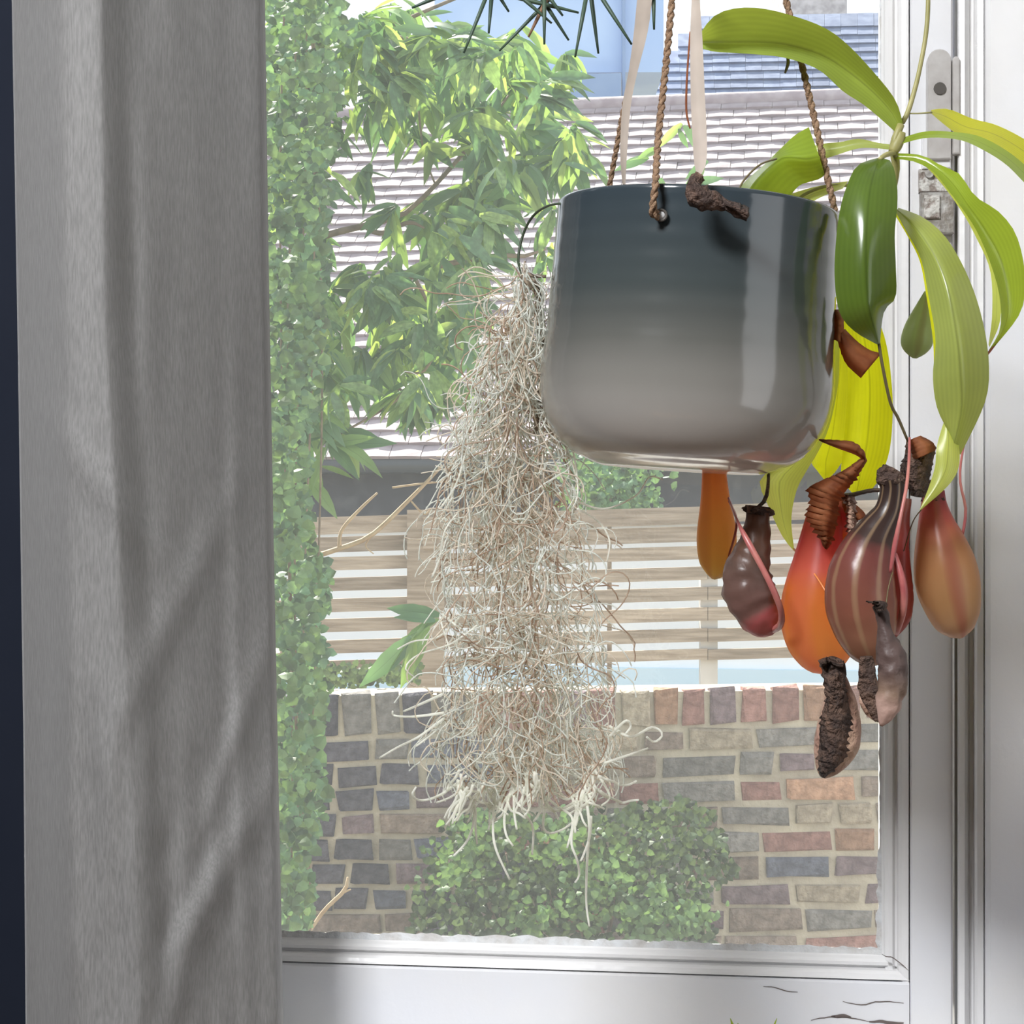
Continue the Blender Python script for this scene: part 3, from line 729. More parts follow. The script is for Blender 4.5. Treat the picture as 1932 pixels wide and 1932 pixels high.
tm = [[mesh('leaf', t_[0], t_[1], M[k], True, t_[2]) for t_ in tpls] for k in ('leaf_a', 'leaf_b', 'leaf_c')]
front = sorted(range(len(all_leaves)), key=lambda i: all_leaves[i][0].y)[:300]; fset = set(front)
stf = {k: MB() for k in ('leaf_a', 'leaf_b', 'leaf_c')}
for i, (p_, v, nr, L) in enumerate(all_leaves):
    mi = rl.choice([0, 0, 1, 2, 2, 2]) ; ti = rl.randrange(3); mm = frame_mat(p_, v, nr, L)
    if i in fset:
        o = link('leaf', tm[mi][ti], tree); o.matrix_parent_inverse = Matrix.Identity(4); o.matrix_basis = Matrix.Translation(-tree.location) @ mm
    else:
        t_ = tpls[ti]; stf[('leaf_a', 'leaf_b', 'leaf_c')[mi]].add([mm @ Vector(k) for k in t_[0]], t_[1], t_[2])
for k, b in stf.items(): b.build('foliage', M[k], tree, kind='stuff')

# bare tan twigs in front of the fence
tw = thing('bare_twigs', P(640, 1035, 4.3), 'bare tan forked twigs in front of the fence left of the moss', 'twigs')
for pts in ([(560, 1060, 4.4, 5), (640, 1035, 4.3, 5), (700, 1010, 4.3, 4.5), (770, 945, 4.3, 4), (835, 878, 4.3, 2.5)], [(640, 1035, 4.3, 4), (645, 1000, 4.3, 3.5), (680, 960, 4.3, 3), (712, 930, 4.3, 2)],
            [(740, 920, 4.3, 2), (800, 912, 4.3, 2), (850, 908, 4.3, 1.5)], [(700, 1012, 4.3, 2), (690, 1030, 4.3, 1.5), (705, 1045, 4.3, 1)], [(560, 1060, 4.4, 5), (500, 1090, 4.5, 6), (440, 1150, 4.6, 7), (420, 2100, 4.6, 9)],
            [(775, 945, 4.3, 2), (800, 970, 4.3, 2), (812, 960, 4.3, 1.2)]):
    ptube('twig', pts, 3, M['twig'], tw, 6, 14)
tw2 = thing('broken_twig', P(600, 1730, 4.4), 'short pale broken twig low on the left in front of the wall', 'twig')
for pts in ([(570, 1780, 4.4, 3), (610, 1720, 4.4, 4), (650, 1680, 4.4, 4), (656, 1655, 4.4, 2)], [(645, 1685, 4.4, 3), (662, 1678, 4.4, 1.5)]):
    ptube('twig', pts, 3, M['twig'], tw2, 6, 10)

# ------------------------------------------------------------------ ivy down the left, bush in front of the wall
ivt = ([(-.45, .1, .02), (0, 0, 0), (.45, .1, .02), (.38, .62, -.02), (0, 1, -.12), (-.38, .62, -.02), (0, .5, .05)], [(0, 1, 6), (1, 2, 6), (2, 3, 6), (3, 4, 6), (4, 5, 6), (5, 0, 6)], [(.5, .5)] * 7)
def scatter(area_fn, n, dr, size, rnd, builder, droop=-.5):
    for i in range(n):
        x, y = area_fn(rnd); d = rnd.uniform(*dr)
        v = Vector((rnd.uniform(-1, 1), rnd.uniform(-.6, .4), rnd.uniform(-1, .6) + droop * .5)); nr = Vector((rnd.uniform(-.8, .8), -1, rnd.uniform(-.3, 1)))
        mm = frame_mat(P(x, y, d), v, nr, rnd.uniform(*size) * d / F)
        builder.add([mm @ Vector(k) for k in ivt[0]], ivt[1], ivt[2])
ri = random.Random(33)
ivy = thing('ivy_hedge', P(500, 2100, 3.6), 'tall tangle of small-leaved ivy beside the curtain edge', 'ivy')
edge = [(0, 640), (200, 640), (400, 620), (600, 610), (800, 590), (900, 575), (1000, 590), (1100, 620), (1200, 610), (1300, 620), (1400, 600), (1500, 620), (1600, 590), (1800, 580), (2000, 580)]
def ivy_area(r):
    y = r.uniform(-150, 1900); e = interp(edge, y); x = e + 25 * mn.noise(Vector((0, y * .02, 0))) - abs(r.gauss(0, 1)) * (e - 430) * .6
    return x, y
ib = MB(); scatter(ivy_area, 6500, (3.3, 4.2), (12, 24), ri, ib); ib.build('foliage', M['ivy_mat'], ivy, False, kind='stuff')
ib = MB(); scatter(ivy_area, 1300, (3.2, 3.6), (16, 30), ri, ib); ib.build('foliage', M['bush_mat2'], ivy, False, kind='stuff')
def moss_area(r):
    x = r.uniform(560, 790); return x, 1262 + (790 - x) * .06 * r.gauss(.5, 1) + r.uniform(-8, 22)
ib = MB(); scatter(moss_area, 500, (5.3, 6.0), (10, 16), ri, ib); ib.build('foliage', M['bush_mat'], ivy, False, kind='stuff')
for k in range(5):
    x0 = 540 + 14 * k; pts = [(x0 + 12 * math.sin(j * 1.3 + k), 1950 - j * 420, 3.7, 2.2) for j in range(6)]
    ptube('stem', pts, 2, M['bark'], ivy, 5, 20)

bush = thing('garden_bush', P(1080, 2100, 4.75), 'rounded small-leaved green bush in front of the brick wall', 'bush')
bounds = [(770, 1760), (800, 1640), (840, 1560), (900, 1530), (1000, 1500), (1100, 1520), (1200, 1500), (1300, 1500), (1350, 1520), (1385, 1600), (1340, 1680), (1300, 1760), (1420, 1800)]
def bush_area(r):
    while True:
        x = r.uniform(770, 1400); top = interp([(770, 1740), (800, 1600), (850, 1545), (950, 1525), (1040, 1540), (1150, 1525), (1280, 1505), (1330, 1520), (1355, 1560), (1400, 1650)], x) + 14 * mn.noise(Vector((x * .03, 0, 0)))
        y = r.uniform(1490, 2000)
        lim = interp([(1490, 1330), (1560, 1360), (1640, 1395), (1700, 1330), (1760, 1350), (2000, 1350)], y)
        if y > top and x < lim and not (x < 860 and y < 1690 and r.random() < .6): return x, y
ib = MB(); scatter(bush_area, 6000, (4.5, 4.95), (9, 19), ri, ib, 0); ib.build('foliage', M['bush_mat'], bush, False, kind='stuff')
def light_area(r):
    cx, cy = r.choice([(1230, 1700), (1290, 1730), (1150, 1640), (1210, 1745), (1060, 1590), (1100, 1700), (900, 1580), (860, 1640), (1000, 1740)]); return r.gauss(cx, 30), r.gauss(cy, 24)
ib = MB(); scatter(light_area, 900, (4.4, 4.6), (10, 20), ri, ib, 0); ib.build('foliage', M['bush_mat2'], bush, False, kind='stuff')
for k in range(7):
    x0 = 1080; x1 = 880 + 75 * k
    ptube('stem', [(x0, 2100, 4.8, 6), ((x0 + x1) / 2, 1850, 4.8, 5), (x1, 1600 + 10 * (k % 3), 4.75, 2)], 2, M['bark'], bush, 5, 10)
hedge = thing('far_shrub', P(1150, 1800, 7.2), 'green shrub beyond the fence below the pot', 'shrub')
def hedge_area(r): return r.gauss(1150, 45), r.uniform(840, 960)
ib = MB(); scatter(hedge_area, 900, (7.0, 7.6), (11, 20), ri, ib, 0); ib.build('foliage', M['ivy_mat'], hedge, False, kind='stuff')
ptube('stem', [(1150, 1800, 7.3, 6), (1150, 900, 7.3, 4)], 3, M['bark'], hedge, 5, 6)

# ------------------------------------------------------------------ the hanging planter
DP = 1.0; k1 = DP / F
tilt = math.radians(3.9)
axis_top = Vector((1317, 397)); 
prof_pot = [(0, 4), (262, 0), (264.5, 4), (265, 12), (265.5, 60), (266.2, 90), (266.6, 120), (267.6, 150), (268.2, 180), (269.6, 215), (270.8, 248), (272.4, 262), (273.6, 272), (276, 305), (276, 340), (270, 380), (257, 415), (236, 445), (208, 468), (184, 478), (172, 483), (160, 487), (150, 490), (0, 490)]
def pot_pt(r, h, ang):
    """r, h in pixels at the pot's depth, tilted about the view axis"""
    x = r * math.cos(ang); y = r * math.sin(ang)
    c, s = math.cos(tilt), math.sin(tilt)
    px = x * c - h * s; pz_ = x * s + h * c
    return P(axis_top.x, axis_top.y, DP) + Vector((px * k1, y * k1, -pz_ * k1))
M['pot'] = ramp_mat('dark_to_pale_ceramic', [(0, (0.035, 0.048, 0.058)), (.35, (0.055, 0.066, 0.066)), (.55, (0.11, 0.11, 0.10)), (.72, (0.22, 0.21, 0.19)), (.93, (0.42, 0.39, 0.36)), (1, (0.72, 0.66, 0.61))], .14, 0, nz=.06, nscale=6, bump=.03, spec=.6, coat=.3)  # colour ramps by height, dark at the rim to pale at the base
planter = thing('hanging_planter', P(1317, 890, 1.0), 'glossy grey ceramic hanging pot fading from slate rim to pale base, on brown cords', 'planter')
outer = [(r_ + (.25 * math.sin(h_ / 6.4) * (1 - sstep(240, 300, h_)) if h_ > 14 else 0), h_) for r_, h_ in catmull([(r_, h_) for r_, h_ in prof_pot[1:-1]], 170)] + [(0, 490)]
inner = [(258, 1), (256, 10), (256, 120), (262, 270), (258, 300), (255, 340)]
pr = list(reversed(inner)) + outer
vs = []; uv = []; NS = 128
for r_, h_ in pr:
    for k in range(NS):
        vs.append(pot_pt(max(r_, .1), h_, 2 * PI * k / NS)); uv.append((k / NS, min(max(h_ / 490, 0), 1)))
fs = [(i * NS + k, i * NS + (k + 1) % NS, (i + 1) * NS + (k + 1) % NS, (i + 1) * NS + k) for i in range(len(pr) - 1) for k in range(NS)]
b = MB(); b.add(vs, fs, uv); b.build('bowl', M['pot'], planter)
b = MB(); vs = [pot_pt(0, 55, 0)]
for k in range(40):
    vs.append(pot_pt(256, 62 + 3 * math.sin(k * 2.1), 2 * PI * k / 40))
b.add(vs, [(0, 1 + k, 1 + (k + 1) % 40) for k in range(40)]); b.build('soil', M['soil'], planter)
# eyelet in the front wall
def torus(b, c, nv, R_, r_, n=20, m_=8):
    t1 = nv.orthogonal().normalized(); t2 = nv.cross(t1); vs = []
    for i in range(n):
        a_ = 2 * PI * i / n; e = t1 * math.cos(a_) + t2 * math.sin(a_)
        for j in range(m_):
            c_ = 2 * PI * j / m_; vs.append(c + e * (R_ + r_ * math.cos(c_)) + nv * r_ * math.sin(c_))
    b.add(vs, [(i * m_ + j, ((i + 1) % n) * m_ + j, ((i + 1) % n) * m_ + (j + 1) % m_, i * m_ + (j + 1) % m_) for i in range(n) for j in range(m_)])
ec = P(1246, 406, 1.0 - 256 * k1 - .0012); ec.y = 1.0 - 0.0772
EC_D = ec.y; ec = P(1247, 406, EC_D)
b = MB(); torus(b, ec, Vector((0, 1, 0)), .0027, .0008); b.build('eyelet', M['dark_screw'], planter)
b = MB(); b.tube([ec + Vector((.0004, .0015, 0)), ec + Vector((.0004, -.0002, 0))], .0021, 14); b.build('eyelet_glint', M['white_glint'], planter, label='white disc painted as the bright glint in the cord hole')  # white disc stands in for the light glint at the hole
def rope(name, pts, rpx, parent, turns_per=9.0):
    q = catmull(pts, 150); ctr = [P(*k) for k in q]; b = MB()
    for ph in (0, PI):
        path = []; acc = 0
        for i, c in enumerate(ctr):
            t_ = (ctr[min(i + 1, len(ctr) - 1)] - ctr[max(i - 1, 0)]).normalized()
            a1 = t_.cross(Vector((0, 1, 0))); a1 = a1.normalized() if a1.length > 1e-5 else Vector((1, 0, 0)); a2 = t_.cross(a1)
            if i: acc += (c - ctr[i - 1]).length
            w = acc / (turns_per * k1) * PI / 2 + ph
            path.append(c + (a1 * math.cos(w) + a2 * math.sin(w)) * rpx * .45 * k1)
        b.tube(path, rpx * .62 * k1, 7)
    return b.build(name, M['cord'], parent)
KN = (1323, -675, 1.0)
rope('cord', [(1239, 404, EC_D - .003), (1232, 385, EC_D - .004), (1237, 345, EC_D - .003), (1243, 250, .94), (1268, 0, .958), KN], 7.0, planter)
rope('cord', [(1246, 407, EC_D + .004), (1237, 410, EC_D - .002), (1230, 398, EC_D - .005), (1234, 375, EC_D - .005), (1238, 350, EC_D - .003)], 6.0, planter)
rope('cord', [(1140, 415, 1.066), (1150, 352, 1.062), (1178, 200, 1.045), (1215, 30, 1.03), KN], 6.0, planter)
rope('cord', [(1566, 440, .985), (1574, 400, .976), (1560, 330, .975), (1522, 160, .98), (1483, 0, .985), KN], 7.0, planter)
b = MB(); torus(b, P(1323, -690, 1.0), Vector((0, 1, 0)), .009, .0016); b.build('ring', M['steel'], planter)
top = P(1323, -700, 1.0); b = MB(); b.tube([top, Vector((top.x, top.y, 2.6))], .0018, 8); b.build('hook', M['steel'], planter)

# ------------------------------------------------------------------ leaves and pitchers of the pitcher plant
def rail_leaf(name, A, B_, mat_, parent, Mid=None, fold=0.006, wave=0.002, n=26, m_=10, label=None, seed=0):
    """leaf blade between two edges given in (px, py, depth); the midrib is offset in depth"""
    a = catmull(A, n); b_ = catmull(B_, n)
    c = catmull(Mid, n) if Mid else [tuple((x + y) / 2 for x, y in zip(p, q)) for p, q in zip(a, b_)]
    vs = []; uv = []
    for i in range(n):
        t = i / (n - 1)
        for j in range(m_ + 1):
            s = j / m_
            if s <= .5: w = s * 2; p_ = [lerp(x, y, w) for x, y in zip(a[i], c[i])]
            else: w = (s - .5) * 2; p_ = [lerp(x, y, w) for x, y in zip(c[i], b_[i])]
            e = abs(s - .5) * 2
            wid = math.hypot(a[i][0] - b_[i][0], a[i][1] - b_[i][1]) / 90
            d = p_[2] + fold * (1 - e ** 1.5) * min(wid, 1) + wave * min(wid, 1) * e * math.sin(t * 9 + seed + (2 if s < .5 else 0))
            vs.append(P(p_[0], p_[1], d)); uv.append((s, t))
    k = m_ + 1
    fs = [(i * k + j, i * k + j + 1, (i + 1) * k + j + 1, (i + 1) * k + j) for i in range(n - 1) for j in range(m_)]
    b = MB(); b.add(vs, fs, uv); o = b.build(name, mat_, parent, label=label)
    return o
def D(pts, d0, d1=None, bow=0):
    n = len(pts); d1 = d0 if d1 is None else d1
    return [(x, y, lerp(d0, d1, i / (n - 1)) + bow * math.sin(PI * i / (n - 1))) for i, (x, y) in enumerate(pts)]
M['np_green'] = leaf_mat('pitcher_leaf_green', (0.22, 0.32, 0.04), (0.62, 0.74, 0.05), .22, .42, True, .12, 25, .4)
M['np_pale'] = leaf_mat('pitcher_leaf_pale', (0.32, 0.42, 0.09), (0.62, 0.74, 0.08), .28, .42, True, .12, 25, .3)
M['np_front'] = leaf_mat('pitcher_leaf_glossy', (0.09, 0.155, 0.028), (0.30, 0.40, 0.03), .20, .36, True, .10, 25, .6)
M['np_olive'] = leaf_mat('pitcher_leaf_olive', (0.36, 0.42, 0.14), (0.62, 0.68, 0.08), .28, .42, True, .12, 25, .3)
M['np_yellow_lit'] = leaf_mat('pitcher_leaf_yellow_lit', (0.72, 0.72, 0.04), (1.0, 1.0, 0.02), .3, .72, True, .15, 18, .2)  # sunlight on leaf parts put into the yellow colour itself
M['np_lime'] = leaf_mat('pitcher_leaf_lime', (0.50, 0.58, 0.14), (0.88, 0.93, 0.18), .3, .6, True, .12, 25, .2)
M['np_stem'] = mat('olive_stem', (0.30, 0.28, 0.10), .5, (0.42, 0.38, 0.16), 60)
M['tendril'] = mat('red_tendril', (0.42, 0.11, 0.11), .35, (0.55, 0.22, 0.18), 60)
M['tendril_o'] = mat('orange_tendril', (0.75, 0.25, 0.08), .35)
M['tendril_d'] = mat('dark_tendril', (0.14, 0.11, 0.05), .5)
plant = thing('pitcher_plant', P(1560, 430, 1.03), 'tropical pitcher plant with broad green leaves spilling over the right of the pot', 'plant')

# stem rising from the pot, behind the glossy leaf
ptube('stem', [(1560, 520, 1.03, 9), (1620, 450, 1.02, 9), (1672, 380, 1.0, 9), (1690, 320, .99, 8), (1686, 275, .985, 8), (1700, 235, .985, 7)], 8, M['np_stem'], plant, 10, 24)
ptube('stem', [(1700, 250, .985, 9), (1697, 262, .985, 11), (1690, 276, .985, 12), (1684, 288, .985, 9)], 8, M['np_stem'], plant, 10, 10)
ptube('tendril', [(1702, 232, .985, 5), (1715, 205, .985, 5), (1735, 130, .985, 4.5), (1750, 30, .985, 4.5), (1750, -120, .985, 4)], 5, M['np_stem'], plant, 7, 24)
ptube('tendril', [(1712, 214, .985, 1.5), (1735, 214, .987, 1.5), (1758, 212, .99, 2)], 2, M['np_stem'], plant, 5, 8)
# L1 arching leaf to the upper left
rail_leaf('leaf', D([(1705, 240), (1690, 190), (1650, 138), (1600, 85), (1555, 52), (1490, 28), (1430, 15), (1380, 17), (1345, 32), (1322, 62)], .985, .955, -.02),
          D([(1692, 252), (1668, 230), (1630, 198), (1590, 172), (1545, 132), (1485, 110), (1430, 103), (1385, 100), (1350, 98), (1325, 92)], .985, .965, -.01), M['np_pale'], plant, fold=.008, seed=1,
          Mid=D([(1699, 246), (1682, 212), (1645, 172), (1600, 135), (1552, 105), (1487, 85), (1430, 80), (1382, 80), (1347, 80), (1323, 80)], .985, .965, -.008))
ptube('tendril', [(1484, 100, .975, 2), (1487, 118, .975, 3.5), (1481, 138, .975, 2)], 3, M['tendril_d'], plant, 6, 8)
# L2 leaf to the upper right edge
rail_leaf('leaf', D([(1757, 207), (1790, 206), (1835, 224), (1880, 236), (1932, 262), (1990, 300), (2040, 360)], 1.02, 1.0), D([(1757, 214), (1778, 232), (1812, 256), (1860, 266), (1905, 290), (1960, 335), (2030, 380)], .995, .97), M['np_yellow_lit'], plant, fold=.002, seed=2, label='leaf half with sunlight painted in as bright yellow')
rail_leaf('leaf', D([(1697, 262), (1745, 248), (1800, 249), (1850, 258), (1905, 288), (1960, 333), (2030, 380)], .985, .968), D([(1699, 272), (1750, 260), (1810, 264), (1855, 283), (1900, 312), (1950, 360), (2020, 400)], .983, .95), M['np_green'], plant, fold=.002, seed=3)
# L3 leaf right, hanging
rail_leaf('leaf', D([(1690, 289), (1740, 293), (1775, 312), (1810, 328), (1840, 370), (1885, 400), (1918, 445), (1934, 520), (1925, 590), (1869, 662)], .985, .99, -.02), D([(1686, 300), (1725, 305), (1762, 325), (1790, 360), (1820, 400), (1845, 440), (1870, 500), (1886, 560), (1887, 620), (1866, 660)], .985, .99, -.02),
          M['np_green'], plant, Mid=D([(1688, 295), (1732, 300), (1770, 320), (1800, 350), (1828, 390), (1856, 430), (1886, 485), (1900, 550), (1898, 610), (1868, 661)], .985, .99, -.02), fold=.005, seed=4)
rail_leaf('leaf', D([(1700, 293), (1745, 300), (1790, 345), (1830, 400), (1862, 460), (1884, 520), (1888, 600), (1867, 655)], .989, .994, -.015), D([(1700, 297), (1735, 305), (1775, 345), (1815, 400), (1840, 445), (1868, 510), (1872, 590), (1865, 650)], .991, .999, -.015), M['np_lime'], plant, fold=.001, seed=9, label='pale folded leaf margin')
ptube('tendril', [(1890, 635, .99, 2), (1868, 662, .99, 2.5), (1850, 700, .995, 2), (1812, 880, 1.0, 2.5), (1822, 960, 1.0, 3), (1816, 1010, 1.0, 3)], 2, M['tendril'], plant, 6, 24)
# petioles and leaves to the left of the crown
rail_leaf('leaf', D([(1695, 274), (1660, 270), (1620, 262), (1585, 268), (1548, 272), (1510, 285), (1470, 315)], .985, 1.0), D([(1690, 284), (1655, 280), (1620, 280), (1580, 292), (1545, 304), (1510, 318), (1470, 340)], .985, .995), M['np_olive'], plant, fold=.004, seed=5)
rail_leaf('leaf', D([(1526, 240), (1500, 255), (1470, 283), (1440, 312), (1405, 343), (1372, 380)], .975, 1.01), D([(1556, 330), (1545, 338), (1528, 343), (1506, 352), (1486, 380), (1478, 420)], .975, 1.0), M['np_green'], plant, Mid=D([(1546, 296), (1520, 300), (1490, 297), (1468, 303), (1425, 345), (1395, 400)], .965, .99), fold=.0, seed=6)
rail_leaf('leaf', D([(1600, 342), (1560, 348), (1520, 357), (1480, 372), (1440, 400)], 1.0, 1.01), D([(1590, 356), (1558, 368), (1530, 382), (1500, 400), (1470, 420)], .99, 1.0), M['np_lime'], plant, fold=.003, seed=7)
ptube('tendril', [(1392, 372, .93, 1.5), (1400, 345, .94, 2), (1432, 312, .95, 2), (1465, 300, .96, 2)], 2, M['tendril_d'], plant, 5, 12)
ptube('stem', [(1600, 350, 1.0, 3), (1555, 352, 1.0, 3), (1510, 372, 1.0, 3), (1500, 395, 1.0, 3)], 2, M['np_stem'], plant, 6, 12)
# L5 glossy front leaf
rail_leaf('leaf', D([(1655, 298), (1618, 312), (1598, 350), (1584, 400), (1576, 470), (1575, 530), (1584, 590), (1612, 625), (1655, 650)], .965, .955, -.02),
          D([(1665, 298), (1682, 306), (1692, 345), (1693, 390), (1688, 440), (1690, 500), (1690, 560), (1668, 588), (1660, 650)], .965, .955, -.018), M['np_front'], plant, fold=-.010, seed=8,
          Mid=D([(1660, 298), (1648, 330), (1640, 370), (1636, 420), (1634, 480), (1636, 540), (1642, 590), (1652, 625), (1658, 650)], .965, .955, -.02), label='broad glossy dark green leaf in front of the pot edge')
ptube('stem', [(1688, 288, .985, 5), (1672, 292, .97, 5), (1660, 300, .962, 4)], 4, M['np_stem'], plant, 7, 8)
ptube('tendril', [(1657, 640, .955, 3), (1665, 690, .957, 3), (1680, 760, .965, 3), (1695, 790, .97, 3), (1714, 835, .975, 2.5)], 3, M['tendril_d'], plant, 6, 16)
# L4 long hanging leaf with twisted lower half
rail_leaf('leaf', D([(1690, 400), (1712, 440), (1738, 490), (1752, 560), (1765, 640), (1760, 710), (1768, 770), (1790, 815)], .985, .96, -.02), D([(1695, 392), (1745, 412), (1790, 455), (1830, 530), (1855, 610), (1866, 690), (1858, 760), (1812, 858)], .985, .965, -.02), M['np_olive'], plant,
          Mid=D([(1692, 396), (1728, 430), (1765, 485), (1790, 550), (1806, 640), (1812, 700), (1815, 770), (1800, 840)], .978, .962, -.028), fold=-.004, seed=10, label='long pale olive leaf hanging and twisting beside the frame')
rail_leaf('leaf', D([(1690, 408), (1716, 452), (1736, 495), (1748, 560), (1760, 640), (1762, 700)], .986, .97, -.012), D([(1692, 402), (1730, 448), (1758, 500), (1776, 560), (1788, 640), (1778, 690)], .983, .966, -.016), M['np_yellow_lit'], plant, fold=.003, seed=11, label='fold of the long leaf with sunlight painted in as yellow')
rail_leaf('leaf', D([(1782, 792), (1768, 840), (1764, 880), (1752, 920), (1735, 962)], .962, .955), D([(1790, 800), (1808, 835), (1809, 880), (1790, 915), (1738, 962)], .962, .955), M['np_lime'], plant, fold=-.006, seed=12)
# yellow leaves behind the pot edge
rail_leaf('leaf', D([(1588, 560), (1592, 640), (1600, 700), (1597, 780), (1590, 850), (1588, 900), (1612, 935)], 1.05, 1.06), D([(1640, 560), (1670, 640), (1682, 720), (1684, 790), (1676, 860), (1650, 918), (1616, 936)], 1.04, 1.05), M['np_yellow_lit'], plant, fold=.012, seed=13, label='bright yellow leaf glowing behind the pot')
rail_leaf('leaf', D([(1575, 620), (1562, 720), (1545, 800), (1528, 862), (1545, 892), (1556, 906)], 1.07, 1.07), D([(1606, 620), (1604, 720), (1602, 800), (1598, 850), (1580, 885), (1558, 908)], 1.06, 1.06), M['np_yellow_lit'], plant, fold=.008, seed=14)
rail_leaf('leaf', D([(1572, 640), (1556, 720), (1530, 800), (1480, 870), (1434, 905), (1450, 955), (1475, 1010), (1498, 1040)], 1.045, 1.02), D([(1584, 640), (1582, 720), (1566, 800), (1545, 850), (1522, 888), (1503, 925), (1493, 980), (1499, 1040)], 1.04, 1.02), M['np_lime'], plant, fold=.008, seed=15, label='pale lime leaf tapering below the pot')
ptube('tendril', [(1498, 1036, 1.02, 2.5), (1520, 1060, 1.0, 2.2), (1545, 1095, .985, 2), (1560, 1120, .98, 2)], 2, M['tendril_o'], plant, 6, 12)
# pitcher tip behind the long leaf
def loft(pts, n=40, m_=24, rib=0.0, nribs=2, rough=0.0, seed=0, flat=1.0, close=True, phase=0.0):
    q = catmull(pts, n); b = MB(); vs = []; uv = []
    c = [P(*k[:3]) for k in q]
    for i in range(n):
        t_ = (c[min(i + 1, n - 1)] - c[max(i - 1, 0)]).normalized()
        side = t_.cross(Vector((0, 1, 0))).normalized(); dep = side.cross(t_)
        r_ = q[i][3] * q[i][2] / F
        for k in range(m_):
            a_ = 2 * PI * k / m_; rr_ = r_
            if rib:
                for w in range(nribs):
                    da = (a_ - phase - w * 2 * PI / nribs + PI) % (2 * PI) - PI
                    rr_ += r_ * rib * math.exp(-(da / .16) ** 2)
            if rough: rr_ *= 1 + rough * mn.noise(Vector((math.cos(a_) * 2.2, math.sin(a_) * 2.2, i * .35)) + Vector((seed * 7.1, 0, 0)))
            vs.append(c[i] + side * rr_ * math.cos(a_) + dep * rr_ * flat * math.sin(a_)); uv.append((k / m_, i / (n - 1)))
    fs = [(i * m_ + k, i * m_ + (k + 1) % m_, (i + 1) * m_ + (k + 1) % m_, (i + 1) * m_ + k) for i in range(n - 1) for k in range(m_)]
    if close: fs.append(tuple(range((n - 1) * m_, n * m_)))
    b.add(vs, fs, uv); return b
def lip(pt, ru, mat_, parent, tiltv=(0, 0, 1), thick=.0014, name='rim'):
    b = MB(); torus(b, P(*pt), Vector(tiltv).normalized(), ru * pt[2] / F, thick, 22, 6); return b.build(name, mat_, parent)
M['dry'] = mat('withered_brown', (0.075, 0.045, 0.035), .75, (0.22, 0.13, 0.09), 140, 1.0, 260, contrast=(0.4, 0.7))
M['dry_red'] = strand_mat('withered_rust', (0.30, 0.10, 0.04), (0.55, 0.22, 0.09))
M['p_orange'] = ramp_mat('orange_pitcher', [(0, (0.85, 0.22, 0.08)), (.4, (0.86, 0.32, 0.08)), (.8, (0.86, 0.48, 0.12)), (1, (0.80, 0.60, 0.16))], .35, .68, (2, (0.5, 0.16, 0.06), .55), .1, 60)
M['p_big'] = ramp_mat('red_orange_pitcher', [(0, (0.45, 0.10, 0.05)), (.22, (0.62, 0.07, 0.08)), (.38, (0.78, 0.16, 0.12)), (.5, (0.88, 0.26, 0.05)), (.85, (0.90, 0.38, 0.10)), (1, (0.86, 0.36, 0.18))], .35, .72, (2, (0.85, 0.22, 0.16), .5), .12, 50)
M['p_mauve'] = ramp_mat('mauve_brown_pitcher', [(0, (0.05, 0.032, 0.028)), (.33, (0.07, 0.042, 0.036)), (.41, (0.24, 0.075, 0.065)), (.7, (0.30, 0.115, 0.075)), (1, (0.42, 0.22, 0.13))], .3, .4, (9, (0.50, 0.34, 0.19), .5), .14, 70, .2)
M['p_tan'] = ramp_mat('tan_orange_pitcher', [(0, (0.45, 0.06, 0.08)), (.2, (0.50, 0.12, 0.09)), (.4, (0.52, 0.25, 0.11)), (.75, (0.56, 0.33, 0.15)), (1, (0.55, 0.36, 0.22))], .35, .5, (3, (0.42, 0.14, 0.10), .75), .1, 60)
M['p_with'] = ramp_mat('half_withered_pitcher', [(0, (0.20, 0.10, 0.06)), (.3, (0.24, 0.13, 0.09)), (.45, (0.16, 0.10, 0.08)), (.78, (0.24, 0.13, 0.11)), (.84, (0.55, 0.14, 0.14)), (1, (0.60, 0.20, 0.18))], .35, .4, None, .1, 60, .5)
M['p_dead'] = ramp_mat('dead_pitcher', [(0, (0.08, 0.05, 0.045)), (.55, (0.13, 0.085, 0.075)), (.72, (0.26, 0.17, 0.12)), (.8, (0.50, 0.33, 0.27)), (1, (0.55, 0.36, 0.30))], .5, .08, None, .16, 90, .8)
M['p_shell'] = mat('pale_dead_shell', (0.50, 0.33, 0.23), .6, (0.36, 0.20, 0.15), 60, .6, 120)
M['p_red'] = ramp_mat('deep_red_pitcher', [(0, (0.22, 0.07, 0.05)), (.4, (0.36, 0.06, 0.05)), (1, (0.38, 0.09, 0.06))], .35, .5, None, .2, 60, .3)
M['p_green'] = ramp_mat('green_pitcher', [(0, (0.42, 0.48, 0.18)), (.7, (0.46, 0.55, 0.25)), (1, (0.35, 0.40, 0.18))], .3, .55, (3, (0.28, 0.18, 0.12), .5), .1, 60)

def pitcher(label):
    o = bpy.data.objects.new('pitcher', None); sc.collection.objects.link(o); o.parent = plant
    o.matrix_parent_inverse = parent_inv(plant); o['label'] = label
    _inv['pitcher' if o.name == 'pitcher' else o.name] = parent_inv(plant)
    return o
def child(o, p):        # parent without moving, the pitcher empty sits at the world origin of its plant
    o.parent = p; o.matrix_parent_inverse = Matrix.Identity(4); o.matrix_local = Matrix.Identity(4); return o
def fix(p):
    p.matrix_parent_inverse = parent_inv(plant); p.matrix_basis = Matrix.Identity(4)

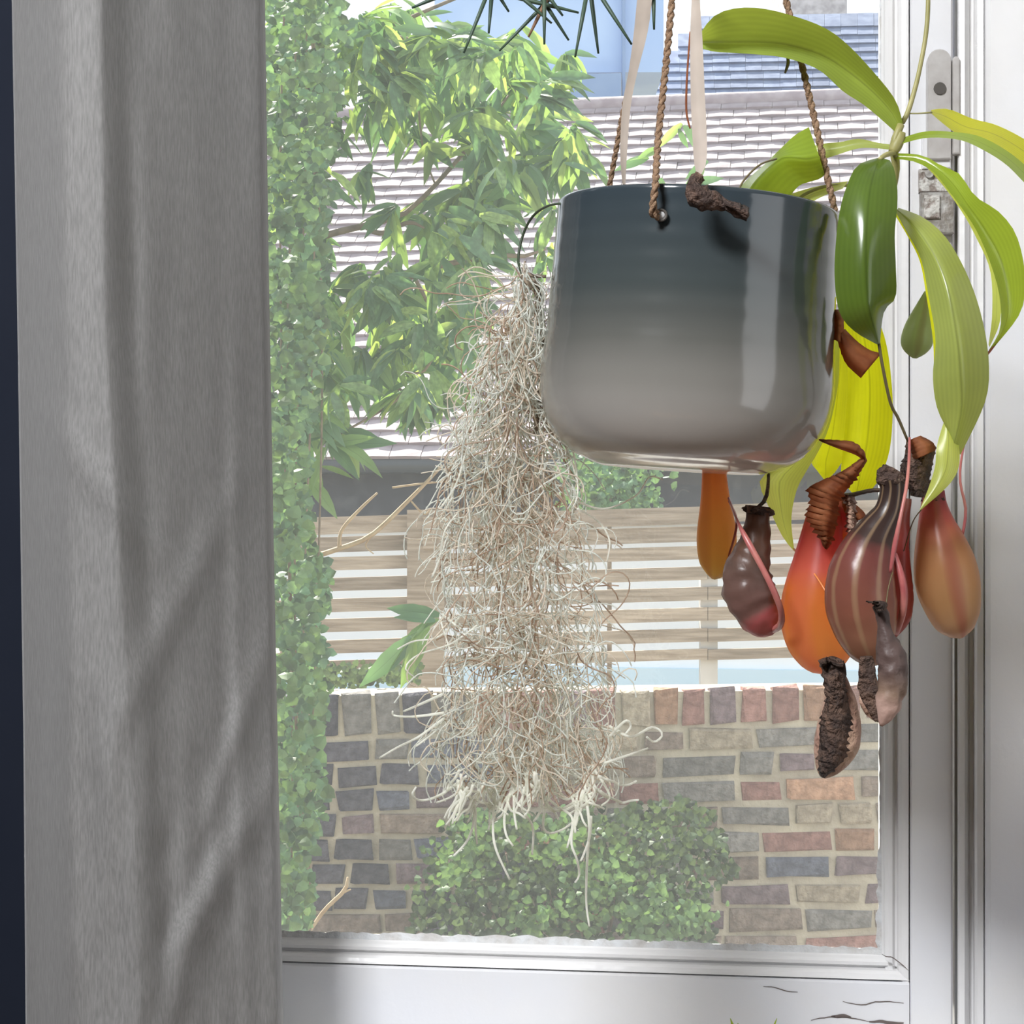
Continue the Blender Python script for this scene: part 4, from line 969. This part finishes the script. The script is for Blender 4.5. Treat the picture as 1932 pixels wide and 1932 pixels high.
# A: orange pitcher hanging behind the pot base
pa = pitcher('slim orange pitcher hanging below the middle of the pot base')
child(loft([(1345, 840, 1.045, 20), (1348, 905, 1.045, 24), (1350, 950, 1.045, 29), (1352, 1000, 1.045, 37), (1352, 1035, 1.045, 37), (1351, 1065, 1.045, 31), (1349, 1080, 1.045, 21), (1347, 1089, 1.045, 11), (1346, 1093, 1.045, 3)], rib=.06, phase=-PI / 2 + .2).build('cup', M['p_orange'], None), pa)
child(ptube('tendril', [(1375, 945, 1.035, 2), (1390, 990, 1.03, 2.5), (1365, 1075, 1.04, 2), (1347, 1090, 1.045, 3)], 2, M['tendril'], None, 6, 16), pa)
# B: half withered pitcher
pb = pitcher('half-withered brown pitcher with a red tip, left of the big orange pitcher')
child(loft([(1432, 957, 1.0, 25), (1430, 970, 1.0, 22), (1428, 1000, 1.0, 26), (1420, 1040, 1.0, 34), (1410, 1080, 1.0, 45), (1412, 1115, 1.0, 48), (1425, 1150, 1.0, 42), (1440, 1174, 1.0, 34), (1450, 1187, 1.0, 23), (1456, 1193, 1.0, 12), (1459, 1196, 1.0, 4)], rough=.16, seed=1, close=True).build('cup', M['p_with'], None), pb)
child(loft([(1432, 955, 1.0, 24), (1431, 964, 1.0, 27), (1430, 972, 1.0, 23)], 8, 20, rough=.5, seed=3).build('rim', M['dry'], None), pb)
child(ptube('tendril', [(1375, 940, 1.02, 2.5), (1392, 985, .985, 3), (1410, 1020, .975, 6), (1440, 1075, .97, 6), (1462, 1120, .97, 6.5), (1474, 1155, .975, 6), (1472, 1180, .985, 7), (1455, 1190, 1.0, 6)], 2, M['tendril'], None, 8, 30, label='thick red tendril'), pb)
child(ptube('stem', [(1430, 957, 1.0, 4), (1445, 940, 1.01, 4), (1450, 900, 1.03, 3), (1448, 860, 1.05, 3)], 2, M['dry'], None, 6, 8), pb)
# C: large orange pitcher
pc = pitcher('largest pitcher, glowing orange with a red throat and rusty toothed lid')
child(loft([(1562, 955, 1.005, 34), (1560, 985, 1.005, 40), (1556, 1020, 1.005, 46), (1552, 1060, 1.005, 54), (1548, 1105, 1.005, 64), (1545, 1150, 1.005, 70), (1548, 1190, 1.005, 68), (1554, 1225, 1.005, 59), (1558, 1248, 1.005, 45), (1561, 1262, 1.005, 30), (1562, 1269, 1.005, 17), (1563, 1272, 1.005, 5)], rib=.05, nribs=3, phase=-1.1).build('cup', M['p_big'], None), pc)
# toothed dried mouth flap running down the front
def flap(L_, R_, depth, mat_, parent, tooth=9, seed=0, name='wing', nn=60):
    a = catmull(L_, nn); c = catmull(R_, nn); vs = []; rr_ = random.Random(seed)
    for i in range(nn):
        j = (tooth * rr_.random() if i % 3 == 0 else 0) if 2 < i < nn - 3 else 0
        k = (tooth * .7 * rr_.random() if i % 3 == 1 else 0) if 2 < i < nn - 3 else 0
        ax, ay = a[i][0] - j, a[i][1] + j * .4; cx_, cy_ = c[i][0] + k, c[i][1] + k * .5
        mx_, my_ = (ax + cx_) / 2, (ay + cy_) / 2
        vs += [P(ax, ay, depth + .004), P(mx_, my_, depth - .004), P(cx_, cy_, depth + .003)]
    b = MB(); b.add(vs, [f for i in range(nn - 1) for f in ((3 * i, 3 * i + 1, 3 * i + 4, 3 * i + 3), (3 * i + 1, 3 * i + 2, 3 * i + 5, 3 * i + 4))])
    o = b.build(name, mat_, None); sm = o.modifiers.new('thick', 'SOLIDIFY'); sm.thickness = .0008
    return child(o, parent)
flap([(1632, 862), (1595, 888), (1552, 908), (1528, 922), (1532, 950), (1524, 975), (1545, 1005), (1555, 1030)], [(1634, 868), (1610, 905), (1590, 930), (1580, 950), (1578, 975), (1572, 1005), (1565, 1025), (1558, 1036)], .975, M['dry_red'], pc, 9, 4, 'lid')
flap([(1545, 828), (1580, 830), (1612, 834), (1630, 850), (1634, 866)], [(1550, 834), (1580, 846), (1608, 856), (1620, 862), (1630, 870)], .972, M['dry_red'], pc, 2, 5, 'lid_spur', 24)
flap([(1590, 930), (1600, 960), (1600, 990), (1606, 1015)], [(1610, 935), (1612, 960), (1614, 1000), (1612, 1020)], .985, M['p_shell'], pc, 8, 6, 'wing', 30)
child(loft([(1585, 945, 1.0, 14), (1588, 990, 1.0, 18), (1590, 1030, 1.0, 22), (1588, 1080, 1.0, 24)], 16, 16, rough=.1, seed=8).build('side_lobe', M['p_big'], None), pc)
# withered lid between C and D
flap([(1583, 925), (1600, 930), (1640, 922), (1668, 920)], [(1590, 945), (1610, 938), (1640, 930), (1668, 928)], .985, M['dry'], pc, 3, 7, 'lid', 20)
flap([(1590, 945), (1598, 970), (1612, 985)], [(1602, 945), (1626, 965), (1632, 975)], .99, M['dry_red'], pc, 4, 8, 'lid', 16)
# D: large mauve brown pitcher
pd = pitcher('big mauve brown striped pitcher with a blackened neck')
child(loft([(1682, 905, .965, 26), (1684, 925, .965, 24), (1676, 965, .965, 27), (1655, 1000, .965, 36), (1640, 1030, .965, 48), (1628, 1070, .965, 60), (1623, 1110, .965, 66), (1626, 1150, .965, 66), (1634, 1190, .965, 58), (1643, 1222, .965, 45), (1650, 1241, .965, 29), (1654, 1250, .965, 17), (1656, 1254, .965, 5)], 50, 32, rib=.04, nribs=2, phase=-1.9, rough=.03, seed=2).build('cup', M['p_mauve'], None), pd)
child(loft([(1690, 888, .965, 24), (1686, 896, .965, 28), (1684, 906, .965, 28), (1684, 914, .965, 25)], 9, 24, rough=.35, seed=5, flat=.9).build('rim', M['dry'], None, label='curled black rim'), pd)
flap([(1712, 832), (1708, 862), (1700, 885), (1705, 900), (1715, 915), (1720, 935)], [(1745, 828), (1762, 842), (1758, 870), (1752, 900), (1748, 920), (1738, 938)], .972, M['dry'], pd, 5, 9, 'lid', 36)
flap([(1716, 830), (1722, 850), (1726, 868)], [(1735, 824), (1758, 836), (1763, 850)], .966, M['dry_red'], pd, 2, 10, 'lid_spur', 16)
child(ptube('tendril', [(1716, 826, .965, 2.5), (1715, 870, .955, 3), (1710, 920, .945, 3.5), (1700, 970, .94, 3.5), (1688, 1030, .94, 5), (1680, 1080, .942, 3)], 3, M['tendril'], None, 8, 28, label='pinkish tendril across the neck'), pd)
# D2: red pitcher behind
pe = pitcher('deep red pitcher mostly hidden behind the mauve brown one')
child(loft([(1705, 940, 1.0, 14), (1698, 1000, 1.0, 18), (1692, 1050, 1.0, 24), (1690, 1100, 1.0, 32), (1690, 1140, 1.0, 32), (1688, 1170, 1.0, 26), (1684, 1195, 1.0, 12), (1682, 1206, 1.0, 3)], rough=.1, seed=6).build('cup', M['p_red'], None), pe)
child(ptube('tendril', [(1688, 1045, .965, 5), (1700, 1085, .962, 7), (1706, 1120, .962, 7.5), (1702, 1160, .965, 7), (1692, 1195, .975, 5)], 4, M['tendril'], None, 8, 20), pe)
# E: tan orange pitcher on the right
pf = pitcher('rightmost tan orange pitcher with red streaked neck')
child(loft([(1762, 925, 1.0, 20), (1762, 950, 1.0, 24), (1766, 985, 1.0, 34), (1774, 1025, 1.0, 48), (1782, 1065, 1.0, 58), (1789, 1105, 1.0, 60), (1797, 1140, 1.0, 54), (1804, 1170, 1.0, 44), (1810, 1188, 1.0, 31), (1813, 1198, 1.0, 18), (1815, 1203, 1.0, 5)], 46, 32, rib=.05, nribs=2, phase=-1.75).build('cup', M['p_tan'], None), pf)
child(loft([(1758, 905, 1.0, 15), (1760, 925, 1.0, 19), (1761, 945, 1.0, 22)], 8, 16, rough=.4, seed=11).build('rim', M['dry'], None), pf)
child(ptube('tendril', [(1738, 962, .955, 1.2), (1722, 985, .98, 1.2), (1705, 1040, .99, 1)], 1, M['tendril_d'], None, 5, 10), pf)
# F: hollow withered pitcher lowest
pg = pitcher('lowest pitcher, withered with an open dark brown hollow')
child(loft([(1572, 1262, .965, 16), (1580, 1290, .965, 22), (1585, 1330, .965, 33), (1584, 1370, .965, 41), (1577, 1405, .965, 42), (1566, 1435, .965, 32), (1557, 1455, .965, 19), (1552, 1467, .965, 5)], 36, 26, rough=.06, seed=4).build('cup', M['p_shell'], None), pg)
flap([(1568, 1300), (1556, 1335), (1549, 1370), (1548, 1400), (1546, 1430), (1549, 1462)], [(1592, 1300), (1600, 1335), (1605, 1370), (1602, 1400), (1590, 1432), (1554, 1466)], .9525, M['dry'], pg, 7, 12, 'hollow', 46)
child(loft([(1560, 1246, .96, 10), (1570, 1262, .955, 18), (1573, 1290, .953, 19), (1578, 1312, .952, 17), (1580, 1330, .952, 12)], 20, 18, rough=.9, seed=14).build('rim', M['dry'], None, label='shrivelled dark neck'), pg)
flap([(1543, 1246), (1560, 1240), (1580, 1248), (1592, 1246)], [(1550, 1258), (1565, 1254), (1580, 1262), (1590, 1262)], .95, M['dry'], pg, 5, 13, 'lid', 18)
# G: small withered pitcher right of it
ph = pitcher('small shrivelled pitcher with a pink tip, dangling in front of the mauve one')
child(loft([(1650, 1142, .925, 6), (1664, 1158, .925, 13), (1668, 1180, .925, 12), (1672, 1205, .925, 18), (1680, 1235, .925, 26), (1684, 1265, .925, 27), (1682, 1300, .925, 26), (1676, 1330, .925, 23), (1668, 1355, .925, 13), (1662, 1370, .925, 3)], 40, 24, rough=.22, seed=9).build('cup', M['p_dead'], None), ph)
flap([(1634, 1133), (1650, 1138), (1655, 1155)], [(1660, 1136), (1672, 1140), (1668, 1152)], .917, M['dry'], ph, 3, 15, 'lid', 14)
child(ptube('tendril', [(1684, 1080, .935, 1.2), (1676, 1110, .93, 1.2), (1672, 1140, .925, 1.5)], 1, M['tendril_d'], None, 5, 8), ph)
pi_ = pitcher('flattened grey brown pitcher beside the shrivelled one')
child(loft([(1634, 1238, .95, 12), (1636, 1270, .95, 16), (1640, 1300, .95, 19), (1646, 1325, .95, 16), (1652, 1350, .95, 9), (1658, 1362, .95, 2)], 24, 18, rough=.3, seed=10, flat=.6).build('cup', M['dry'], None), pi_)
child(loft([(1626, 1300, .953, 5), (1632, 1325, .953, 10), (1642, 1342, .953, 10), (1655, 1360, .953, 4)], 16, 14, rough=.2, seed=12, flat=.6).build('side_lobe', M['p_shell'], None), pi_)
# small green pitcher tip behind the long leaf
pj = pitcher('small green pitcher behind the long olive leaf')
child(loft([(1748, 550, 1.0, 4), (1742, 585, 1.0, 18), (1734, 620, 1.0, 28), (1729, 648, 1.0, 30), (1727, 665, 1.0, 20), (1726, 676, 1.0, 4)], 26, 22, flat=.8).build('cup', M['p_green'], None), pj)
# dark folded remnant beside the pot edge
pk = pitcher('dark brown dried fold beside the right edge of the pot')
flap([(1582, 640), (1592, 672), (1602, 690), (1625, 712)], [(1592, 622), (1615, 645), (1640, 662), (1662, 668)], .985, M['dry_red'], pk, 2, 16, 'fold', 20)
flap([(1570, 585), (1573, 610), (1572, 640)], [(1580, 585), (1589, 605), (1588, 648)], .982, M['dry_red'], pk, 2, 17, 'fold', 14)

# ------------------------------------------------------------------ beige strap leaves above the pot
M['strap'] = leaf_mat('beige_dry_strap', (0.52, 0.44, 0.38), (0.6, 0.52, 0.42), .7, .25, False, .1, 60)
s1 = thing('dried_strap_leaf', P(1178, 350, 1.0), 'left of two beige dried strap leaves, narrowing beside the back cord', 'leaf')
rail_leaf('blade', D([(1230, -260), (1204, -20), (1196, 60), (1186, 135), (1174, 200), (1170, 290), (1175, 352)], .99, 1.03), D([(1252, -260), (1232, -20), (1222, 60), (1203, 135), (1190, 200), (1183, 290), (1180, 352)], .985, 1.03), M['strap'], s1, fold=.003, wave=0)
s2 = thing('dried_strap_leaf', P(1318, 335, .91), 'right beige dried strap leaf carrying a withered brown pitcher at its tip', 'leaf')
rail_leaf('blade', D([(1304, -260), (1305, -20), (1302, 67), (1303, 180), (1307, 270), (1310, 310), (1316, 335)], .94, .908), D([(1318, -260), (1320, -20), (1325, 67), (1330, 180), (1334, 270), (1332, 310), (1320, 335)], .935, .908), M['strap'], s2, fold=.003, wave=0)
ptube('tendril', [(1302, 60, .935, 1.5), (1296, 150, .93, 2), (1295, 210, .93, 2), (1302, 242, .925, 1.5)], 2, M['dry_red'], s2, 6, 16)
loft([(1318, 334, .905, 12), (1308, 350, .902, 13), (1316, 368, .9, 22), (1338, 378, .9, 20), (1358, 384, .9, 13), (1372, 387, .9, 10), (1390, 397, .9, 12), (1406, 406, .9, 10), (1412, 410, .9, 3)], 40, 22, rough=.35, seed=20).build('withered_pitcher', M['dry'], s2, label='dark brown withered pitcher at the rim')
flap_holder = flap([(1366, 376), (1385, 380), (1400, 384), (1414, 392)], [(1368, 390), (1386, 400), (1398, 412), (1408, 418)], .896, M['dry'], s2, 4, 21, 'shrivelled_tip', 18)
flap_holder.matrix_parent_inverse = parent_inv(s2)

# ------------------------------------------------------------------ spiky needles above
needle_m = mat('needle_green', (0.035, 0.07, 0.05), .5, (0.06, 0.1, 0.06), 60)
needle_b = mat('needle_brown', (0.20, 0.10, 0.05), .6)
air = thing('needle_sprig', P(1020, -70, 1.05), 'stiff dark green needles poking down along the top edge of the frame', 'plant')
ptube('stem', [(800, -40, 1.05, 4), (920, -60, 1.05, 5), (1020, -65, 1.05, 5), (1115, -60, 1.05, 5), (1240, -60, 1.05, 4), (1300, -220, 1.02, 4), (1323, -600, 1.0, 3)], 5, M['bark'], air, 7, 30)
for (x0, y0, x1, y1, mm_) in [(777, 15, 812, 0, 0), (875, 100, 915, 0, 0), (922, 63, 927, 0, 0), (1041, 44, 990, 0, 0), (942, 96, 1009, 27, 0), (997, 70, 1013, 37, 1), (1027, 84, 1027, 0, 0), (1073, 76, 1035, 17, 0), (1085, 108, 1105, 0, 0), (1129, 101, 1116, 0, 0), (1192, 84, 1138, 0, 0), (1234, 56, 1233, 0, 0), (1092, 24, 1035, 10, 0), (960, 22, 940, -10, 0), (1062, 30, 1040, 0, 0)]:
    L = math.hypot(x1 - x0, y1 - y0); k = max(1.0, (y0 + 58) / max(y0 - y1, 1)); xs, ys = x0 + (x1 - x0) * k, y0 + (y1 - y0) * k
    k = min(k, 2.6); xs, ys = x0 + (x1 - x0) * k, y0 + (y1 - y0) * k
    dd = 1.05 + R.uniform(-.02, .02)
    ptube('needle', [(xs, ys, 1.05, 4), ((xs + x0) / 2, (ys + y0) / 2, dd, 4.2), (x0, y0, dd, 2)], 3, needle_b if mm_ else needle_m, air, 6, 8)

# ------------------------------------------------------------------ hanging moss
moss = thing('hanging_moss', P(1000, 1500, 1.02), 'long beard of tangled silvery brown moss hanging left of the pot', 'moss')
env0 = [(480, 972, 990), (510, 962, 1010), (540, 950, 1028), (600, 935, 1028), (700, 905, 1026), (800, 880, 1045), (850, 868, 1062), (900, 858, 1078), (1000, 845, 1088), (1100, 850, 1108), (1200, 872, 1128), (1300, 868, 1140), (1350, 850, 1150), (1400, 838, 1152), (1450, 835, 1135), (1500, 850, 1120), (1560, 880, 1110)]
env = [(a_, b_ - 14 * sstep(600, 900, a_), c_ + 8 * sstep(1000, 1200, a_)) for a_, b_, c_ in env0]
eL = [(a_, b_) for a_, b_, c_ in env]; eR = [(a_, c_) for a_, b_, c_ in env]
M['m_silver'] = strand_mat('silver_green_strand', (0.92, 0.93, 0.86), (0.98, 1.0, 0.95))
M['m_brown'] = strand_mat('brown_strand', (0.56, 0.43, 0.34), (0.76, 0.62, 0.50))
M['m_tan'] = strand_mat('tan_strand', (0.90, 0.82, 0.70), (0.97, 0.90, 0.80))
M['m_pale'] = strand_mat('pale_tip_strand', (0.93, 0.93, 0.84), (1.0, 1.0, 0.94))
rm = random.Random(77)
DM = 1.03
def strand(b, x, y, L, rpx, rnd, step=12, hold=True, swirl=1.5):
    n = max(5, int(L / step)); ang = rnd.gauss(0, .35); curv = 0; pts = []; d = DM + rnd.gauss(0, .014)
    for i in range(n):
        pts.append((x, y, d)); curv = curv * .75 + rnd.gauss(0, .22 * swirl); ang = ang * .93 + curv * .5
        x += math.sin(ang) * step; y += math.cos(ang) * step; d += rnd.gauss(0, .0012)
        if hold:
            xl, xr = interp(eL, y), interp(eR, y)
            if x < xl: ang += .35
            if x > xr: ang -= .35
            if x > interp([(500, 1026), (700, 1022), (800, 1040), (860, 1070), (900, 1200)], y): x -= 6
    b.tube([P(*p) for p in pts], rpx * DM / F, 3, cap=False)
bs = {k: MB() for k in ('m_silver', 'm_brown', 'm_tan', 'm_pale')}
for i in range(1350):
    y = rm.uniform(490, 1420) if rm.random() < .9 else rm.uniform(1300, 1450)
    xl, xr = interp(eL, y), interp(eR, y); f = min(max(rm.gauss(.52, .24), .0), 1)
    x = lerp(xl, xr, f)
    edge_ = abs(f - .5) > .36
    kind = rm.choices(['m_silver', 'm_brown', 'm_tan', 'm_pale'], [.36, .17, .37, .10] if not edge_ else [.6, .12, .15, .13])[0]
    if f < .3 and y < 900: kind = rm.choice(['m_silver', 'm_silver', 'm_brown'])
    strand(bs[kind], x, y, min(rm.uniform(90, 260), 1500 - y + 40), rm.uniform(1.1, 1.7), rm)
for i in range(130):      # loose strands off the sides
    y = rm.uniform(560, 1400); side = rm.choice([-1, -1, 1])
    if side > 0 and y < 950: side = -1
    x = interp(eL, y) + 15 if side < 0 else interp(eR, y) - 15
    b = bs[rm.choice(['m_silver', 'm_pale', 'm_tan'])]
    n = 12; pts = []; ang = side * rm.uniform(.3, 1.0); d = DM + rm.gauss(0, .012); cu = -side * rm.uniform(0, .16)
    L = rm.uniform(30, 110)
    for k in range(n):
        pts.append((x, y, d)); x += math.sin(ang) * L / n; y += math.cos(ang) * L / n; ang += cu + rm.gauss(0, .12)
    b.tube([P(*p) for p in pts], rm.uniform(.9, 1.4) * DM / F, 3, cap=False)
bs['m_silver'].build('silver_strands', M['m_silver'], moss, kind='stuff')
bs['m_brown'].build('brown_strands', M['m_brown'], moss, kind='stuff')
bs['m_tan'].build('tan_strands', M['m_tan'], moss, kind='stuff')
bs['m_pale'].build('pale_strands', M['m_pale'], moss, kind='stuff')
curls = [[(880, 1490), (895, 1530), (885, 1580), (856, 1615)], [(870, 1480), (895, 1520), (897, 1560), (900, 1592)], [(935, 1490), (930, 1550), (935, 1600), (962, 1660)], [(965, 1490), (952, 1540), (955, 1575), (968, 1596)],
         [(990, 1485), (985, 1525), (1005, 1560), (1004, 1612)], [(970, 1480), (970, 1530), (975, 1565)], [(1045, 1480), (1030, 1520), (1025, 1560), (1040, 1572), (1070, 1560), (1090, 1540)],
         [(1105, 1500), (1112, 1560), (1108, 1620), (1106, 1700), (1112, 1748)], [(1100, 1490), (1085, 1540), (1078, 1590), (1088, 1620), (1093, 1650), (1085, 1665)], [(1115, 1540), (1112, 1580), (1100, 1615), (1095, 1625)],
         [(880, 1465), (830, 1500), (795, 1510), (778, 1500), (785, 1485)], [(1000, 1480), (1050, 1520), (1080, 1545), (1070, 1600)], [(1130, 1490), (1090, 1510), (1050, 1530), (1020, 1520)],
         [(835, 1310), (790, 1330), (762, 1342)], [(838, 1345), (780, 1352), (744, 1350), (741, 1342)], [(838, 1355), (790, 1390), (750, 1410), (716, 1430)], [(838, 1362), (815, 1385), (785, 1408)],
         [(900, 1180), (850, 1215), (790, 1235), (765, 1260), (785, 1280)], [(880, 1150), (830, 1200), (780, 1210), (750, 1225)], [(860, 1180), (830, 1160), (850, 1230)],
         [(1140, 1440), (1170, 1430), (1222, 1412)], [(1150, 1370), (1190, 1390), (1230, 1372), (1250, 1385), (1235, 1400), (1220, 1390)], [(1150, 1390), (1180, 1360), (1190, 1370), (1180, 1385)], [(1120, 1450), (1150, 1500), (1135, 1520)],
         [(1075, 830), (1085, 870), (1090, 930), (1080, 960)], [(1055, 800), (1075, 860), (1088, 905)], [(830, 960), (860, 915), (880, 850), (900, 790)], [(815, 1090), (830, 1050), (840, 1000), (870, 960)], [(1090, 960), (1130, 985), (1150, 1020), (1145, 1060)], [(1085, 945), (1140, 960), (1200, 935), (1225, 900), (1250, 905)]]
for k in range(46):
    x = rm.uniform(850, 1135); y = rm.uniform(1440, 1500); a_ = rm.gauss(0, .5); cu = rm.gauss(0, .12); c = []
    for q_ in range(6): c.append((x, y)); x += math.sin(a_) * 16; y += math.cos(a_) * 16 * rm.uniform(.6, 1.2); a_ += cu + rm.gauss(0, .25)
    curls.append(c)
for c in curls:
    q = catmull([(x, y, DM - .01 + .012 * math.sin(x * .05 + y * .02)) for x, y in c], 22)
    w = 3.0 if c[0][1] > 1280 else 2.2
    b = MB(); b.tube([P(*k) for k in q], [w * (1 - .35 * i / 21) * DM / F for i in range(22)], 6); b.build('curled_strand', M['m_pale'], moss)
ptube('hanging_wire', [(1060, 384, .985, 2.2), (1035, 388, 1.0, 2.4), (1008, 405, 1.02, 2.6), (988, 440, 1.03, 2.6), (978, 490, 1.03, 2.6), (990, 530, 1.03, 2.4)], 2.5, M['wire'], moss, 7, 24, label='dark curved wire from the pot rim')
for pts in ([(985, 512, 1.025, 3), (1005, 520, 1.02, 4), (1030, 522, 1.02, 3)], [(985, 522, 1.02, 4), (995, 532, 1.015, 5), (1003, 545, 1.015, 3)], [(1010, 530, 1.03, 6), (1020, 600, 1.03, 8), (1022, 700, 1.03, 7), (1010, 820, 1.03, 4)]):
    ptube('core_stem', pts, 3, M['bark'], moss, 7, 14)

# ------------------------------------------------------------------ on the sill, only the tips show
sp = thing('sill_plant', Wp(px2u(1415, .1), .1, zbot - .021), 'small green leafy plant on the sill, only its tips above the bottom edge', 'plant')
c0 = Wp(px2u(1415, .1), .1, zbot - .021)
b = MB(); b.tube([c0, c0 + Vector((0, 0, .015)), c0 + Vector((0, 0, .03))], [.014, .017, .019], 20); b.build('pot', M['clay'], sp)
for (tx, ty, w) in ((1378, 1921, 6), (1392, 1930, 5), (1466, 1921, 4), (1440, 1934, 5), (1415, 1940, 5)):
    base = c0 + Vector((0, 0, .028)); tip = P(tx, ty, c0.y); mid = (base + tip) / 2 + Vector((0, -.004, .003))
    b = MB(); vs = []
    for i in range(8):
        t_ = i / 7; c_ = base * (1 - t_) ** 2 + mid * 2 * t_ * (1 - t_) + tip * t_ * t_; ww = w * 1.25 / F * math.sin(PI * min(1, t_ * .8 + .2)) ** .7 + .0002
        vs += [c_ + Vector((-ww, 0, 0)), c_ + Vector((0, -.001, 0)), c_ + Vector((ww, 0, 0))]
    b.add(vs, [f for i in range(7) for f in ((3 * i, 3 * i + 1, 3 * i + 4, 3 * i + 3), (3 * i + 1, 3 * i + 2, 3 * i + 5, 3 * i + 4))], [(j / 2, i / 7) for i in range(8) for j in range(3)])
    b.build('leaf', M['np_green'], sp)
# crumpled white cloth on the sill against the curtain
c0 = Wp(px2u(512, .09), .09, zbot - .021)
b = MB(); vs = []; n1_, n2_ = 14, 22
for i in range(n1_ + 1):
    t_ = i / n1_
    for k in range(n2_):
        a_ = 2 * PI * k / n2_; hh = interp([(0, 0), (.5, .030), (1, .0585)], t_)
        rr_ = .026 * (1 - t_) ** .8 * (1 + .18 * math.sin(3 * a_ + 4 * t_)) + .003
        vs.append(c0 + Vector((rr_ * math.cos(a_), rr_ * math.sin(a_) * .8, hh)))
b.add(vs, [(i * n2_ + k, i * n2_ + (k + 1) % n2_, (i + 1) * n2_ + (k + 1) % n2_, (i + 1) * n2_ + k) for i in range(n1_) for k in range(n2_)] + [tuple(range(n1_ * n2_, (n1_ + 1) * n2_))])
tag(b.build('folded_cloth', M['petal']), 'small white cloth on the sill at the foot of the curtain', 'cloth')
